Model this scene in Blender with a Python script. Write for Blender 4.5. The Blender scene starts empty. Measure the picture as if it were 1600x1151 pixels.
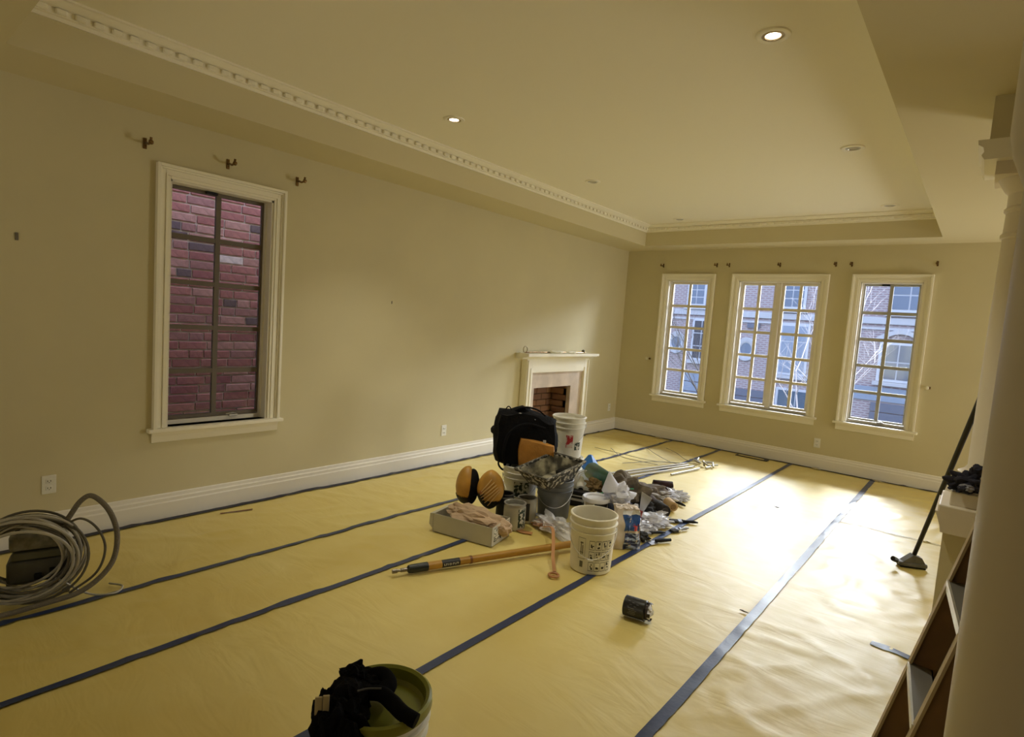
import bpy, bmesh, math, random
from mathutils import Vector, Matrix, noise
random.seed(7)
S = bpy.context.scene
C = S.collection
PI = math.pi
V = Vector
# ------------------------------------------------------------------ camera
cam = bpy.data.cameras.new('camera'); cam.sensor_width = 36; cam.lens = 888.8 / 1600 * 36; cam.clip_start = 0.02
co = bpy.data.objects.new('camera', cam); C.objects.link(co); S.camera = co
yaw, pitch, roll = -0.68977, -0.08384, 0.07101
fw = V((math.sin(yaw) * math.cos(pitch), math.cos(yaw) * math.cos(pitch), math.sin(pitch)))
rt = V((math.cos(yaw), -math.sin(yaw), 0)); up = rt.cross(fw)
r2 = rt * math.cos(roll) + up * math.sin(roll); u2 = up * math.cos(roll) - rt * math.sin(roll)
m = Matrix((r2, u2, -fw)).transposed().to_4x4(); m.translation = V((0, 0, 1.57)); co.matrix_world = m
# ------------------------------------------------------------------ world, sun, daylight, fill, exposure
W = bpy.data.worlds.new('sky'); S.world = W; W.use_nodes = True
bg = W.node_tree.nodes['Background']; bg.inputs[0].default_value = (0.58, 0.70, 1.0, 1); bg.inputs[1].default_value = 1.75
def lamp(name, kind, loc, target, energy, color, **kw):
    l = bpy.data.lights.new(name, kind); l.energy = energy; l.color = color
    for k, v in kw.items(): setattr(l, k, v)
    o = bpy.data.objects.new(name, l); C.objects.link(o); o.location = loc
    o.rotation_euler = (V(target) - V(loc)).to_track_quat('-Z', 'Y').to_euler()
    return o
lamp('sun', 'SUN', (-1.5, 20, 12), (-1.7, 6, 1.2), 0.8, (1, 0.97, 0.92), angle=0.12)
lamp('daylight', 'AREA', (0.6, 14.5, 5.2), (-2.3, 3.6, 0.2), 2700, (0.93, 0.97, 1.0), shape='RECTANGLE', size=11, size_y=2.6)
lamp('rear_fill', 'AREA', (-2.9, -2.6, 1.2), (-2.9, 1.5, 2.9), 7, (1, 0.93, 0.72), shape='RECTANGLE', size=2.6, size_y=1.3)  # added unseen fill behind the camera, no fixture there
lamp('side_fill', 'AREA', (2.9, 6.9, 1.1), (-2.4, 4.2, 2.6), 52, (1, 0.97, 0.84), shape='RECTANGLE', size=1.7, size_y=1.6)  # added fill out of view, lifts the ceiling and left wall
S.view_settings.view_transform = 'Standard'; S.view_settings.look = 'None'
S.view_settings.exposure = 1.1; S.view_settings.gamma = 1; S.view_settings.use_curve_mapping = False
S.cycles.use_denoising = True
S.cycles.max_bounces = 10; S.cycles.diffuse_bounces = 6; S.cycles.transparent_max_bounces = 12
S.cycles.sample_clamp_indirect = 6
# ------------------------------------------------------------------ materials
MATS = {}
def mat(name, col, rough=0.6, metal=0.0, var=0.0, vs=6.0, bump=0.0, bs=40.0, col2=None, spec=0.5, coat=0.0, stretch=None, emit=None, trans=0.0, thr=None):
    if name in MATS: return MATS[name]
    M = bpy.data.materials.new(name); M.use_nodes = True; nt = M.node_tree; N = nt.nodes; L = nt.links
    b = N['Principled BSDF']
    b.inputs['Base Color'].default_value = (*col, 1); b.inputs['Roughness'].default_value = rough
    b.inputs['Metallic'].default_value = metal; b.inputs['Specular IOR Level'].default_value = spec
    b.inputs['Coat Weight'].default_value = coat
    b.inputs['Transmission Weight'].default_value = trans
    tc = N.new('ShaderNodeTexCoord'); mp = N.new('ShaderNodeMapping'); L.new(tc.outputs['Object'], mp.inputs[0])
    if stretch: mp.inputs['Scale'].default_value = stretch
    if var or col2:
        n = N.new('ShaderNodeTexNoise'); n.inputs['Scale'].default_value = vs; n.inputs['Detail'].default_value = 5
        L.new(mp.outputs[0], n.inputs['Vector'])
        r = N.new('ShaderNodeValToRGB'); L.new(n.outputs['Fac'], r.inputs[0])
        c2 = col2 if col2 else tuple(min(1, c * (1 + var)) for c in col)
        c1 = col if col2 else tuple(c * (1 - var) for c in col)
        r.color_ramp.elements[0].color = (*c1, 1); r.color_ramp.elements[1].color = (*c2, 1)
        lo, hi = thr if thr else (0.35, 0.65)
        r.color_ramp.elements[0].position = lo; r.color_ramp.elements[1].position = hi
        L.new(r.outputs[0], b.inputs['Base Color'])
    if bump:
        n = N.new('ShaderNodeTexNoise'); n.inputs['Scale'].default_value = bs; n.inputs['Detail'].default_value = 4
        L.new(mp.outputs[0], n.inputs['Vector'])
        bm = N.new('ShaderNodeBump'); bm.inputs['Strength'].default_value = bump; bm.inputs['Distance'].default_value = 0.01
        L.new(n.outputs['Fac'], bm.inputs['Height']); L.new(bm.outputs[0], b.inputs['Normal'])
    if emit:
        b.inputs['Emission Color'].default_value = (*emit[0], 1); b.inputs['Emission Strength'].default_value = emit[1]
    MATS[name] = M
    return M
WALL = mat('wall_paint', (0.615, 0.555, 0.36), 0.7, bump=0.04, bs=160, var=0.02, vs=2)
SOFF = mat('soffit_paint', (0.635, 0.57, 0.37), 0.75, bump=0.03, bs=160)
CEIL = mat('ceiling_paint', (0.87, 0.83, 0.70), 0.8, bump=0.03, bs=120)
TRIM = mat('trim_paint', (0.88, 0.84, 0.72), 0.38)
BASEB = mat('baseboard_paint', (0.80, 0.77, 0.72), 0.42)
COLM = mat('column_paint', (0.70, 0.63, 0.50), 0.42, bump=0.03, bs=30)
WHITE = mat('white_plastic', (0.78, 0.77, 0.72), 0.4, var=0.05, vs=9)
WOODF = mat('hardwood', (0.22, 0.09, 0.035), 0.4, var=0.3, vs=5, stretch=(8, 0.6, 1))
TAPE = mat('painters_tape', (0.014, 0.032, 0.11), 0.36, var=0.08, vs=14, spec=0.7, bump=0.1, bs=60)
TAPED = mat('edge_tape', (0.014, 0.014, 0.03), 0.5, var=0.3, vs=12)
SASHD = mat('sash_dark', (0.13, 0.105, 0.08), 0.5)
SASHL = mat('sash_white', (0.78, 0.74, 0.66), 0.45)
SASHG = mat('sash_grey', (0.42, 0.42, 0.40), 0.45)
BRASS = mat('aged_brass', (0.20, 0.12, 0.05), 0.28, metal=0.9, var=.5, vs=60)
BLACK = mat('black_cloth', (0.006, 0.006, 0.008), 0.85, bump=0.5, bs=60, spec=0.15)
BLKP = mat('black_plastic', (0.008, 0.008, 0.009), 0.5, spec=.25)
STEEL = mat('steel', (0.55, 0.55, 0.55), 0.3, metal=0.9, var=0.1)
GREYP = mat('grey_plastic', (0.13, 0.14, 0.15), 0.45, var=0.15, vs=8)
def paper_mat():
    M = bpy.data.materials.new('floor_paper'); M.use_nodes = True; nt = M.node_tree; N = nt.nodes; L = nt.links
    b = N['Principled BSDF']; b.inputs['Coat Weight'].default_value = 0.45; b.inputs['Coat Roughness'].default_value = 0.40; b.inputs['Specular IOR Level'].default_value = 0.85
    g = N.new('ShaderNodeNewGeometry')
    n1 = N.new('ShaderNodeTexNoise'); n1.inputs['Scale'].default_value = 1.3; n1.inputs['Detail'].default_value = 3; n1.inputs['Roughness'].default_value = 0.6
    L.new(g.outputs['Position'], n1.inputs['Vector'])
    r = N.new('ShaderNodeValToRGB'); L.new(n1.outputs['Fac'], r.inputs[0])
    r.color_ramp.elements[0].color = (0.66, 0.51, 0.135, 1); r.color_ramp.elements[1].color = (0.70, 0.57, 0.19, 1)
    r.color_ramp.elements[0].position = 0.35; r.color_ramp.elements[1].position = 0.65
    L.new(r.outputs[0], b.inputs['Base Color'])
    n4 = N.new('ShaderNodeTexNoise'); n4.inputs['Scale'].default_value = 9; n4.inputs['Detail'].default_value = 6
    L.new(g.outputs['Position'], n4.inputs['Vector'])
    mr = N.new('ShaderNodeMapRange'); L.new(n4.outputs['Fac'], mr.inputs[0]); mr.inputs[1].default_value = 0.3; mr.inputs[2].default_value = 0.7
    mr.inputs[3].default_value = 0.46; mr.inputs[4].default_value = 0.58; L.new(mr.outputs[0], b.inputs['Roughness'])
    mp = N.new('ShaderNodeMapping'); mp.inputs['Rotation'].default_value = (0, 0, 0.5); mp.inputs['Scale'].default_value = (1.0, 2.6, 1)
    L.new(g.outputs['Position'], mp.inputs[0])
    n2 = N.new('ShaderNodeTexNoise'); n2.inputs['Scale'].default_value = 2.2; n2.inputs['Detail'].default_value = 3; n2.inputs['Distortion'].default_value = 1.2
    L.new(mp.outputs[0], n2.inputs['Vector'])
    n3 = N.new('ShaderNodeTexNoise'); n3.inputs['Scale'].default_value = 60; L.new(g.outputs['Position'], n3.inputs['Vector'])
    b1 = N.new('ShaderNodeBump'); b1.inputs['Strength'].default_value = 0.15; b1.inputs['Distance'].default_value = 0.05
    b2 = N.new('ShaderNodeBump'); b2.inputs['Strength'].default_value = 0.05; b2.inputs['Distance'].default_value = 0.004
    L.new(n2.outputs['Fac'], b1.inputs['Height']); L.new(n3.outputs['Fac'], b2.inputs['Height'])
    L.new(b1.outputs[0], b2.inputs['Normal']); L.new(b2.outputs[0], b.inputs['Normal'])
    return M
PAPER = paper_mat()
def glass_mat():
    M = bpy.data.materials.new('window_glass'); M.use_nodes = True; nt = M.node_tree; N = nt.nodes; L = nt.links
    for n in list(N): N.remove(n)
    o = N.new('ShaderNodeOutputMaterial'); mx = N.new('ShaderNodeMixShader'); t = N.new('ShaderNodeBsdfTransparent'); gl = N.new('ShaderNodeBsdfGlossy')
    t.inputs[0].default_value = (0.95, 0.96, 0.97, 1); gl.inputs['Roughness'].default_value = 0.02
    fr = N.new('ShaderNodeFresnel'); fr.inputs[0].default_value = 1.35
    L.new(fr.outputs[0], mx.inputs[0]); L.new(t.outputs[0], mx.inputs[1]); L.new(gl.outputs[0], mx.inputs[2]); L.new(mx.outputs[0], o.inputs[0])
    return M
GLASS = glass_mat()
def film_mat(name, col, op):
    M = bpy.data.materials.new(name); M.use_nodes = True; nt = M.node_tree; N = nt.nodes; L = nt.links
    b = N['Principled BSDF']; b.inputs['Base Color'].default_value = (*col, 1); b.inputs['Roughness'].default_value = 0.22; b.inputs['Alpha'].default_value = op
    return M
FILM = film_mat('clear_plastic_film', (0.80, 0.80, 0.82), 0.55)
def brick_tex(name, c1, c2, mortar, scale=4.2, bw=0.9, rh=0.32):
    M = bpy.data.materials.new(name); M.use_nodes = True; nt = M.node_tree; N = nt.nodes; L = nt.links
    b = N['Principled BSDF']; b.inputs['Roughness'].default_value = 0.85
    g = N.new('ShaderNodeNewGeometry'); sp = N.new('ShaderNodeSeparateXYZ'); cb = N.new('ShaderNodeCombineXYZ'); ad = N.new('ShaderNodeMath'); ad.operation = 'ADD'
    L.new(g.outputs['Position'], sp.inputs[0]); L.new(sp.outputs['X'], ad.inputs[0]); L.new(sp.outputs['Y'], ad.inputs[1])
    L.new(ad.outputs[0], cb.inputs['X']); L.new(sp.outputs['Z'], cb.inputs['Y'])
    t = N.new('ShaderNodeTexBrick'); t.inputs['Scale'].default_value = scale; t.inputs['Brick Width'].default_value = bw; t.inputs['Row Height'].default_value = rh
    t.inputs['Color1'].default_value = (*c1, 1); t.inputs['Color2'].default_value = (*c2, 1); t.inputs['Mortar'].default_value = (*mortar, 1); t.inputs['Mortar Size'].default_value = 0.03
    L.new(cb.outputs[0], t.inputs['Vector']); L.new(t.outputs['Color'], b.inputs['Base Color'])
    return M
# ------------------------------------------------------------------ mesh builder
class B:
    def __init__(s): s.b = bmesh.new()
    def box(s, lo, hi, M=None):
        lo, hi = V(lo), V(hi)
        vs = [s.b.verts.new((x, y, z)) for x in (lo.x, hi.x) for y in (lo.y, hi.y) for z in (lo.z, hi.z)]
        for f in ((0, 1, 3, 2), (4, 6, 7, 5), (0, 4, 5, 1), (2, 3, 7, 6), (0, 2, 6, 4), (1, 5, 7, 3)):
            s.b.faces.new([vs[i] for i in f])
        if M is not None:
            for v in vs: v.co = M @ v.co
        return s
    def bbox(s, lo, hi, bev=0.004, seg=2, M=None):
        t = bmesh.new(); q = B(); q.b.free(); q.b = t; q.box(lo, hi)
        bmesh.ops.bevel(t, geom=t.edges[:], offset=bev, segments=seg, affect='EDGES', profile=0.5)
        if M is not None: t.transform(M)
        return s.merge(t)
    def merge(s, t):
        me = bpy.data.meshes.new('t'); t.to_mesh(me); t.free(); s.b.from_mesh(me); bpy.data.meshes.remove(me); return s
    def lathe(s, prof, n=28, c=(0, 0, 0), M=None, sq=1.0):
        rings = []
        for r, z in prof:
            if r < 1e-5: rings.append([s.b.verts.new((c[0], c[1], c[2] + z))])
            else: rings.append([s.b.verts.new((c[0] + r * math.cos(2 * PI * i / n), c[1] + sq * r * math.sin(2 * PI * i / n), c[2] + z)) for i in range(n)])
        for a, b in zip(rings, rings[1:]):
            for i in range(n):
                j = (i + 1) % n
                if len(a) == 1 and len(b) == 1: continue
                if len(a) == 1: s.b.faces.new((a[0], b[j], b[i]))
                elif len(b) == 1: s.b.faces.new((a[i], a[j], b[0]))
                else: s.b.faces.new((a[i], a[j], b[j], b[i]))
        if M is not None:
            for R in rings:
                for v in R: v.co = M @ v.co
        return s
    def tube(s, pts, r, n=8, cap=True, closed=False):
        pts = [V(p) for p in pts]; rr = r if isinstance(r, (list, tuple)) else [r] * len(pts)
        rings = []; pu = None; k = len(pts)
        for i, p in enumerate(pts):
            a = pts[(i - 1) % k] if (i or closed) else p; b = pts[(i + 1) % k] if (i < k - 1 or closed) else p
            d = (b - a); d = d.normalized() if d.length > 1e-9 else V((0, 0, 1))
            if pu is None:
                pu = d.orthogonal().normalized()
            pu = (pu - d * pu.dot(d)); pu = pu.normalized() if pu.length > 1e-6 else d.orthogonal().normalized()
            w = d.cross(pu)
            rings.append([s.b.verts.new(p + (pu * math.cos(2 * PI * j / n) + w * math.sin(2 * PI * j / n)) * rr[i]) for j in range(n)])
        pairs = list(zip(rings, rings[1:])) + ([(rings[-1], rings[0])] if closed else [])
        for a, b in pairs:
            for j in range(n):
                q = (j + 1) % n; s.b.faces.new((a[j], a[q], b[q], b[j]))
        if cap and not closed:
            s.b.faces.new(rings[0][::-1]); s.b.faces.new(rings[-1])
        return s
    def prism(s, poly, d0, d1, axis='y', M=None):
        # poly of 2D points extruded along axis
        def P(a, b, d): return {'y': (a, d, b), 'x': (d, a, b), 'z': (a, b, d)}[axis]
        A = [s.b.verts.new(P(a, b, d0)) for a, b in poly]; D = [s.b.verts.new(P(a, b, d1)) for a, b in poly]
        k = len(poly)
        for i in range(k): s.b.faces.new((A[i], A[(i + 1) % k], D[(i + 1) % k], D[i]))
        s.b.faces.new(A[::-1]); s.b.faces.new(D)
        if M is not None:
            for v in A + D: v.co = M @ v.co
        return s
    def band(s, pts, w, t, up=V((0, 0, 1))):
        # flat strap along pts, width w across, thickness t
        pts = [V(p) for p in pts]; R = []
        for i, p in enumerate(pts):
            d = (pts[min(i + 1, len(pts) - 1)] - pts[max(i - 1, 0)]).normalized()
            x = d.cross(up); x = x.normalized() if x.length > 1e-4 else V((1, 0, 0)); n = x.cross(d)
            R.append([s.b.verts.new(p + x * a * w / 2 + n * b * t / 2) for a, b in ((-1, -1), (1, -1), (1, 1), (-1, 1))])
        for a, b in zip(R, R[1:]):
            for j in range(4): q = (j + 1) % 4; s.b.faces.new((a[j], a[q], b[q], b[j]))
        s.b.faces.new(R[0][::-1]); s.b.faces.new(R[-1])
        return s
    def blob(s, size, seed=0, amp=0.25, freq=2.0, sub=3, c=(0, 0, 0), floor=None, sharp=False):
        t = bmesh.new(); bmesh.ops.create_icosphere(t, subdivisions=sub, radius=1)
        for v in t.verts:
            q = v.co * freq + V((seed * 3.7, seed * 1.3, seed * 7.1))
            d = noise.noise(q) if not sharp else (abs(noise.noise(q)) * 2 - 0.5 + 0.4 * abs(noise.noise(q * 2.3)))
            k = 1 + amp * d
            p = v.co * k
            v.co = V((p.x * size[0] / 2 + c[0], p.y * size[1] / 2 + c[1], p.z * size[2] / 2 + c[2]))
            if floor is not None and v.co.z < floor: v.co.z = floor + 0.001 * noise.noise(q * 3)
        return s.merge(t)
    def build(s, name, m, parent=None, smooth=False, bev=0, mats=None):
        bmesh.ops.recalc_face_normals(s.b, faces=s.b.faces[:])
        me = bpy.data.meshes.new(name); s.b.to_mesh(me); s.b.free()
        if m: me.materials.append(m)
        if smooth:
            me.polygons.foreach_set('use_smooth', [True] * len(me.polygons))
            try: me.set_sharp_from_angle(angle=math.radians(40))
            except Exception: pass
        o = bpy.data.objects.new(name, me); C.objects.link(o)
        if parent: o.parent = parent
        if bev:
            md = o.modifiers.new('bev', 'BEVEL'); md.width = bev; md.segments = 2; md.limit_method = 'ANGLE'
        return o
def thing(name, label, cat, loc=(0, 0, 0), rz=0, group=None, rot=None):
    o = bpy.data.objects.new(name, None); C.objects.link(o); o.empty_display_size = 0.1
    o.location = loc; o.rotation_euler = rot if rot else (0, 0, rz)
    o['label'] = label; o['category'] = cat
    if group: o['group'] = group
    return o
def tag(o, label, cat, group=None, kind=None):
    o['label'] = label; o['category'] = cat
    if group: o['group'] = group
    if kind: o['kind'] = kind
    return o
def struct(o, label=None):
    o['kind'] = 'structure'
    if label: o['label'] = label
    return o
def sempty(name, loc=(0, 0, 0), rz=0, label=None):
    o = bpy.data.objects.new(name, None); C.objects.link(o); o.location = loc; o.rotation_euler = (0, 0, rz); return struct(o, label)
def face(x, y): return math.atan2(-x, y)   # local -Y looks back to where the photographer stands
def bez(*p, n=12):
    # catmull-rom through points
    p = [V(q) for q in p]; P = [p[0] * 2 - p[1]] + p + [p[-1] * 2 - p[-2]]; out = []
    for i in range(1, len(P) - 2):
        a, b, c, d = P[i - 1:i + 3]
        for k in range(n):
            t = k / n; out.append(0.5 * ((2 * b) + (c - a) * t + (2 * a - 5 * b + 4 * c - d) * t * t + (3 * b - 3 * c + d - a) * t ** 3))
    out.append(p[-1]); return out
# ------------------------------------------------------------------ room shell
XL, YF, H, HT = -4.35, 7.89, 2.75, 3.03
XR, YB = 3.0, -3.0
struct(B().box((XL - .3, YB - .2, -0.2), (XR + .2, YF + .2, -0.01)).build('floor', WOODF))
def wall_holes(axis, p0, p1, a0, a1, z0, z1, holes, name):
    # slab between planes p0,p1 with rectangular holes (u0,u1,zb,zt)
    b = B()
    us = sorted({a0, a1, *[h[0] for h in holes], *[h[1] for h in holes]})
    for u0, u1 in zip(us, us[1:]):
        hs = [h for h in holes if h[0] <= u0 + 1e-6 and h[1] >= u1 - 1e-6]
        segs = [(z0, z1)] if not hs else [(z0, hs[0][2]), (hs[0][3], z1)]
        for s0, s1 in segs:
            if axis == 'x': b.box((p0, u0, s0), (p1, u1, s1))
            else: b.box((u0, p0, s0), (u1, p1, s1))
    bmesh.ops.remove_doubles(b.b, verts=b.b.verts[:], dist=1e-5)
    return struct(b.build(name, WALL))
WL = (1.505, 2.235, 0.655, 2.36)
W1 = (-3.665, -3.055, 0.635, 2.32); W2 = (-2.65, -1.645, 0.635, 2.32); W3 = (-1.225, -0.61, 0.635, 2.32)
FP = (5.62, 6.52, 0.0, 0.76)
wall_holes('x', XL - .18, XL, YB, YF, 0, HT + .1, [WL, FP], 'wall_left')
wall_holes('y', YF, YF + .18, XL - .18, XR, 0, HT + .1, [W1, W2, W3], 'wall_far')
struct(B().box((XR, YB, 0), (XR + .15, YF, HT + .1)).build('wall_right', WALL))
struct(B().box((XL - .18, YB - .15, 0), (XR + .15, YB, HT + .1)).build('wall_back', WALL))
# ceiling: lower border round a raised tray
TX0, TX1, TY0, TY1 = -3.85, -0.47, 0.59, 7.43
b = B()
b.box((XL, YB, H), (TX0, YF, HT + .05)); b.box((TX1, YB, H), (XR, YF, HT + .05)); b.box((TX0, YB, H), (TX1, TY0, HT + .05)); b.box((TX0, TY1, H), (TX1, YF, HT + .05))
struct(b.build('ceiling_border', SOFF), 'lower painted ceiling border round the raised tray')
struct(B().box((TX0 - .02, TY0 - .02, HT), (TX1 + .02, TY1 + .02, HT + .06)).build('ceiling', CEIL))
# crown moulding in the tray: profile (out from riser, z)
cp = [(0, 2.937), (0.012, 2.937), (0.014, 2.955), (0.03, 2.957), (0.032, 2.990), (0.050, 2.995), (0.075, 3.008), (0.085, 3.016), (0.1, 3.018), (0.1, 3.03), (0, 3.03)]
def crown(n, a, bb, nx, ny, pitch, many):
    a, bb = V(a), V(bb); d = (bb - a); L = d.length; d = d / L
    M = Matrix(((nx, d.x, 0, a.x), (ny, d.y, 0, a.y), (0, 0, 1, 0), (0, 0, 0, 1)))
    o = struct(B().prism(cp, 0, L, M=M).build('trim_%d' % n, TRIM))
    k = int(L / pitch); me = None
    if many:
        q = B()
        for i in range(k):
            q.box((0.03, i * pitch + .02, 2.962), (0.048, i * pitch + .02 + pitch * .55, 2.985), M)
        p = q.build('dentils', TRIM, o); p['kind'] = 'stuff'
    else:
        for i in range(k):
            if me is None:
                q = B(); t = bmesh.new(); qq = B(); qq.b.free(); qq.b = t; qq.box((0, 0, 0), (0.021, pitch * .6, 0.027)); bmesh.ops.bevel(t, geom=t.edges[:], offset=.005, segments=1, affect='EDGES')
                q.merge(t); p = q.build('dentil', TRIM, o); me = p.data
            else:
                p = bpy.data.objects.new('dentil', me); C.objects.link(p); p.parent = o
            p.matrix_local = M @ Matrix.Translation((0.03, i * pitch + .02, 2.961))
    return o
crown(1, (TX0, TY0, 0), (TX0, TY1, 0), 1, 0, 0.082, False)
crown(2, (TX0, TY1, 0), (TX1, TY1, 0), 0, -1, 0.082, True)
crown(3, (TX1, TY0, 0), (TX1, TY1, 0), -1, 0, 0.082, True)
crown(4, (TX0, TY0, 0), (TX1, TY0, 0), 0, 1, 0.082, True)
# baseboards
bp = [(0, 0), (0.022, 0), (0.022, 0.115), (0.018, 0.125), (0.018, 0.145), (0.012, 0.155), (0.010, 0.175), (0, 0.18)]
def base(name, segs):
    b = B()
    for (a, bb, nx, ny) in segs:
        a, bb = V(a), V(bb); d = bb - a; L = d.length; d /= L
        b.prism(bp, 0, L, M=Matrix(((nx, d.x, 0, a.x), (ny, d.y, 0, a.y), (0, 0, 1, 0), (0, 0, 0, 1))))
    return struct(b.build(name, BASEB))
base('baseboard_left', [((XL, YB, 0), (XL, 5.44, 0), 1, 0), ((XL, 6.86, 0), (XL, YF, 0), 1, 0)])
base('baseboard_far', [((XL, YF, 0), (XR, YF, 0), 0, -1)])
# ------------------------------------------------------------------ windows
def window(n, loc, rz, hw, z0, z1, sashes, sm, reveal, crank, cw=0.088, dark_top=False, mw=0.036):
    w = sempty('window_%d' % n, loc, rz)
    b = B()
    def frame(i0, i1, y0, y1):
        b.box((-hw - i1, y0, z0), (-hw - i0, y1, z1 + i1)); b.box((hw + i0, y0, z0), (hw + i1, y1, z1 + i1)); b.box((-hw - i0, y0, z1 + i0), (hw + i0, y1, z1 + i1))
    frame(0.0, 0.018, -0.014, 0); frame(0.018, 0.030, -0.022, 0); frame(0.030, 0.056, -0.015, 0); frame(0.056, cw - .020, -0.028, 0); frame(cw - .020, cw, -0.044, 0)
    b.build('casing', TRIM, w, bev=0.002)
    B().bbox((-hw - cw - .03, -0.055, z0 - .028), (hw + cw + .03, reveal, z0), 0.006).build('sill', TRIM, w)
    B().prism([(0, z0 - .105), (-0.012, z0 - .10), (-0.016, z0 - .06), (-0.03, z0 - .03), (0, z0 - .028)], -hw - cw, hw + cw, axis='x').build('apron', TRIM, w)
    b = B(); T = 0.014
    b.box((-hw, 0, z0), (-hw + T, 0.18, z1)); b.box((hw - T, 0, z0), (hw, 0.18, z1)); b.box((-hw, 0, z1 - T), (hw, 0.18, z1)); b.box((-hw, reveal - .02, z0), (hw, 0.18, z0 + .03))
    b.box((-hw + T, reveal - .03, z0), (-hw + T + .012, reveal, z1 - T)); b.box((hw - T - .012, reveal - .03, z0), (hw - T, reveal, z1 - T))
    b.build('jamb', SASHL, w)
    for (s0, s1, st, zb, zt) in sashes:
        fr = B()
        y0, y1 = reveal, reveal + .035
        fr.box((s0, y0, zb), (s0 + st, y1, zt)); fr.box((s1 - st, y0, zb), (s1, y1, zt)); fr.box((s0 + st, y0, zb), (s1 - st, y1, zb + st)); fr.box((s0 + st, y0, zt - st), (s1 - st, y1, zt))
        sash = fr.build('sash', sm, w, bev=0.002)
        gx0, gx1, gz0, gz1 = s0 + st, s1 - st, zb + st, zt - st
        xc = (gx0 + gx1) / 2
        B().box((xc - mw / 2, y0 + .004, gz0), (xc + mw / 2, y1 - .004, gz1)).build('muntin', sm, sash)
        for i in range(1, 5):
            zc = gz0 + (gz1 - gz0) * i / 5
            B().box((gx0, y0 + .006, zc - mw / 2), (gx1, y1 - .006, zc + mw / 2)).build('muntin', sm, sash)
        for i in range(5):
            za = gz0 + (gz1 - gz0) * i / 5; zb2 = gz0 + (gz1 - gz0) * (i + 1) / 5
            for xa, xb in ((gx0, xc), (xc, gx1)):
                B().box((xa, y0 + .016, za), (xb, y0 + .019, zb2)).build('pane', GLASS, sash)
    if len(sashes) == 2:
        B().bbox((sashes[0][1], 0.05, z0), (sashes[1][0], 0.17, z1), 0.004).build('mullion', SASHL, w)
    for cx in crank:
        c = B().bbox((cx - .035, reveal - .045, z0 + .03), (cx + .035, reveal - .02, z0 + .045), .004).tube([(cx + .02, reveal - .04, z0 + .045), (cx - .01, reveal - .05, z0 + .055), (cx - .06, reveal - .05, z0 + .05)], .006)
        c.build('crank_handle', STEEL, w)
    if dark_top:
        B().bbox((-.10, reveal - .03, z1 - .035), (-.02, reveal, z1 - .018), .003).build('sash_lock', BLKP, w)
    return w
window(1, (XL, (WL[0] + WL[1]) / 2, 0), PI / 2, (WL[1] - WL[0]) / 2, WL[2], WL[3], [(-.352, .352, .024, .69, 2.346)], SASHD, 0.10, [0.13], dark_top=True, mw=0.034)
window(2, ((W1[0] + W1[1]) / 2, YF, 0), 0, (W1[1] - W1[0]) / 2, W1[2], W1[3], [(-.285, .285, .035, .67, 2.306)], SASHL, 0.09, [])
window(3, ((W2[0] + W2[1]) / 2, YF, 0), 0, (W2[1] - W2[0]) / 2, W2[2], W2[3], [(-.482, -.03, .035, .67, 2.306), (.03, .482, .035, .67, 2.306)], SASHL, 0.09, [])
window(4, ((W3[0] + W3[1]) / 2, YF, 0), 0, (W3[1] - W3[0]) / 2, W3[2], W3[3], [(-.288, .288, .024, .67, 2.306)], SASHG, 0.10, [0.05], dark_top=True)
# ------------------------------------------------------------------ header, columns and pedestal on the right
hd = sempty('trim_5', (0, 0, 0), label='boxed header beam with a crown along its foot, over the right opening')
B().box((-.09, 3.45, 2.545), (XR, 3.80, H)).build('beam', WALL, hd)
hp = [(-.09, 2.55), (-.13, 2.55), (-.128, 2.53), (-.108, 2.515), (-.104, 2.495), (-.112, 2.48), (-.10, 2.46), (-.06, 2.46), (XR, 2.46), (XR, 2.55)]
B().prism([(x, z) for x, z in hp], 3.42, 3.83).build('crown', TRIM, hd)
fc = sempty('column_far', (.10, 3.62, 0), label='white column standing on the short pedestal by the right opening')
fc.name = 'column'
B().box((-.155, -.15, 2.40), (.155, .15, 2.46)).build('abacus', COLM, fc)
B().lathe([(0, .96), (.135, .96), (.145, .985), (.12, 1.0), (.108, 1.02), (.105, 1.6), (.098, 2.12), (.107, 2.125), (.108, 2.14), (.099, 2.15), (.097, 2.24), (.106, 2.25), (.106, 2.262), (.097, 2.27), (.097, 2.33), (.112, 2.345), (.125, 2.37), (.14, 2.40), (0, 2.40)], 40).build('shaft', COLM, fc, smooth=True)
B().bbox((-.155, -.155, .83), (.155, .155, .90), .006).box((-.135, -.135, .90), (.135, .135, .962)).build('plinth', COLM, fc)
pd = sempty('pedestal', (.10, 3.62, 0), label='short boxed pedestal with a stepped cap under the far column')
B().box((-.165, -.165, 0), (.165, .165, .72)).build('body', WALL, pd)
B().bbox((-.195, -.195, .795), (.195, .195, .832), .006).prism([(-.165, .70), (-.175, .70), (-.18, .73), (-.195, .775), (-.205, .80), (.205, .80), (.195, .775), (.18, .73), (.175, .70), (.165, .70)], -.195, .195).build('cap', COLM, pd)
B().box((-.18, -.18, 0), (.18, .18, .15)).build('plinth', BASEB, pd)
nc = sempty('column_near', (.165, 1.0, 0), label='large round white column close by at the right edge')
nc.name = 'column'
NCOL = mat('near_column_shaded', (0.46, 0.40, 0.30), 0.42, bump=0.03, bs=30)  # column colour darkened to stand in for shade on the camera side
B().lathe([(0, 0), (.19, 0), (.19, .07), (.165, .09), (.153, .13), (.152, 1.0), (.150, 1.79), (.165, 1.83), (.171, 1.86), (.171, 2.1), (.171, H), (0, H)], 96).build('shaft', NCOL, nc, smooth=True)
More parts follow.
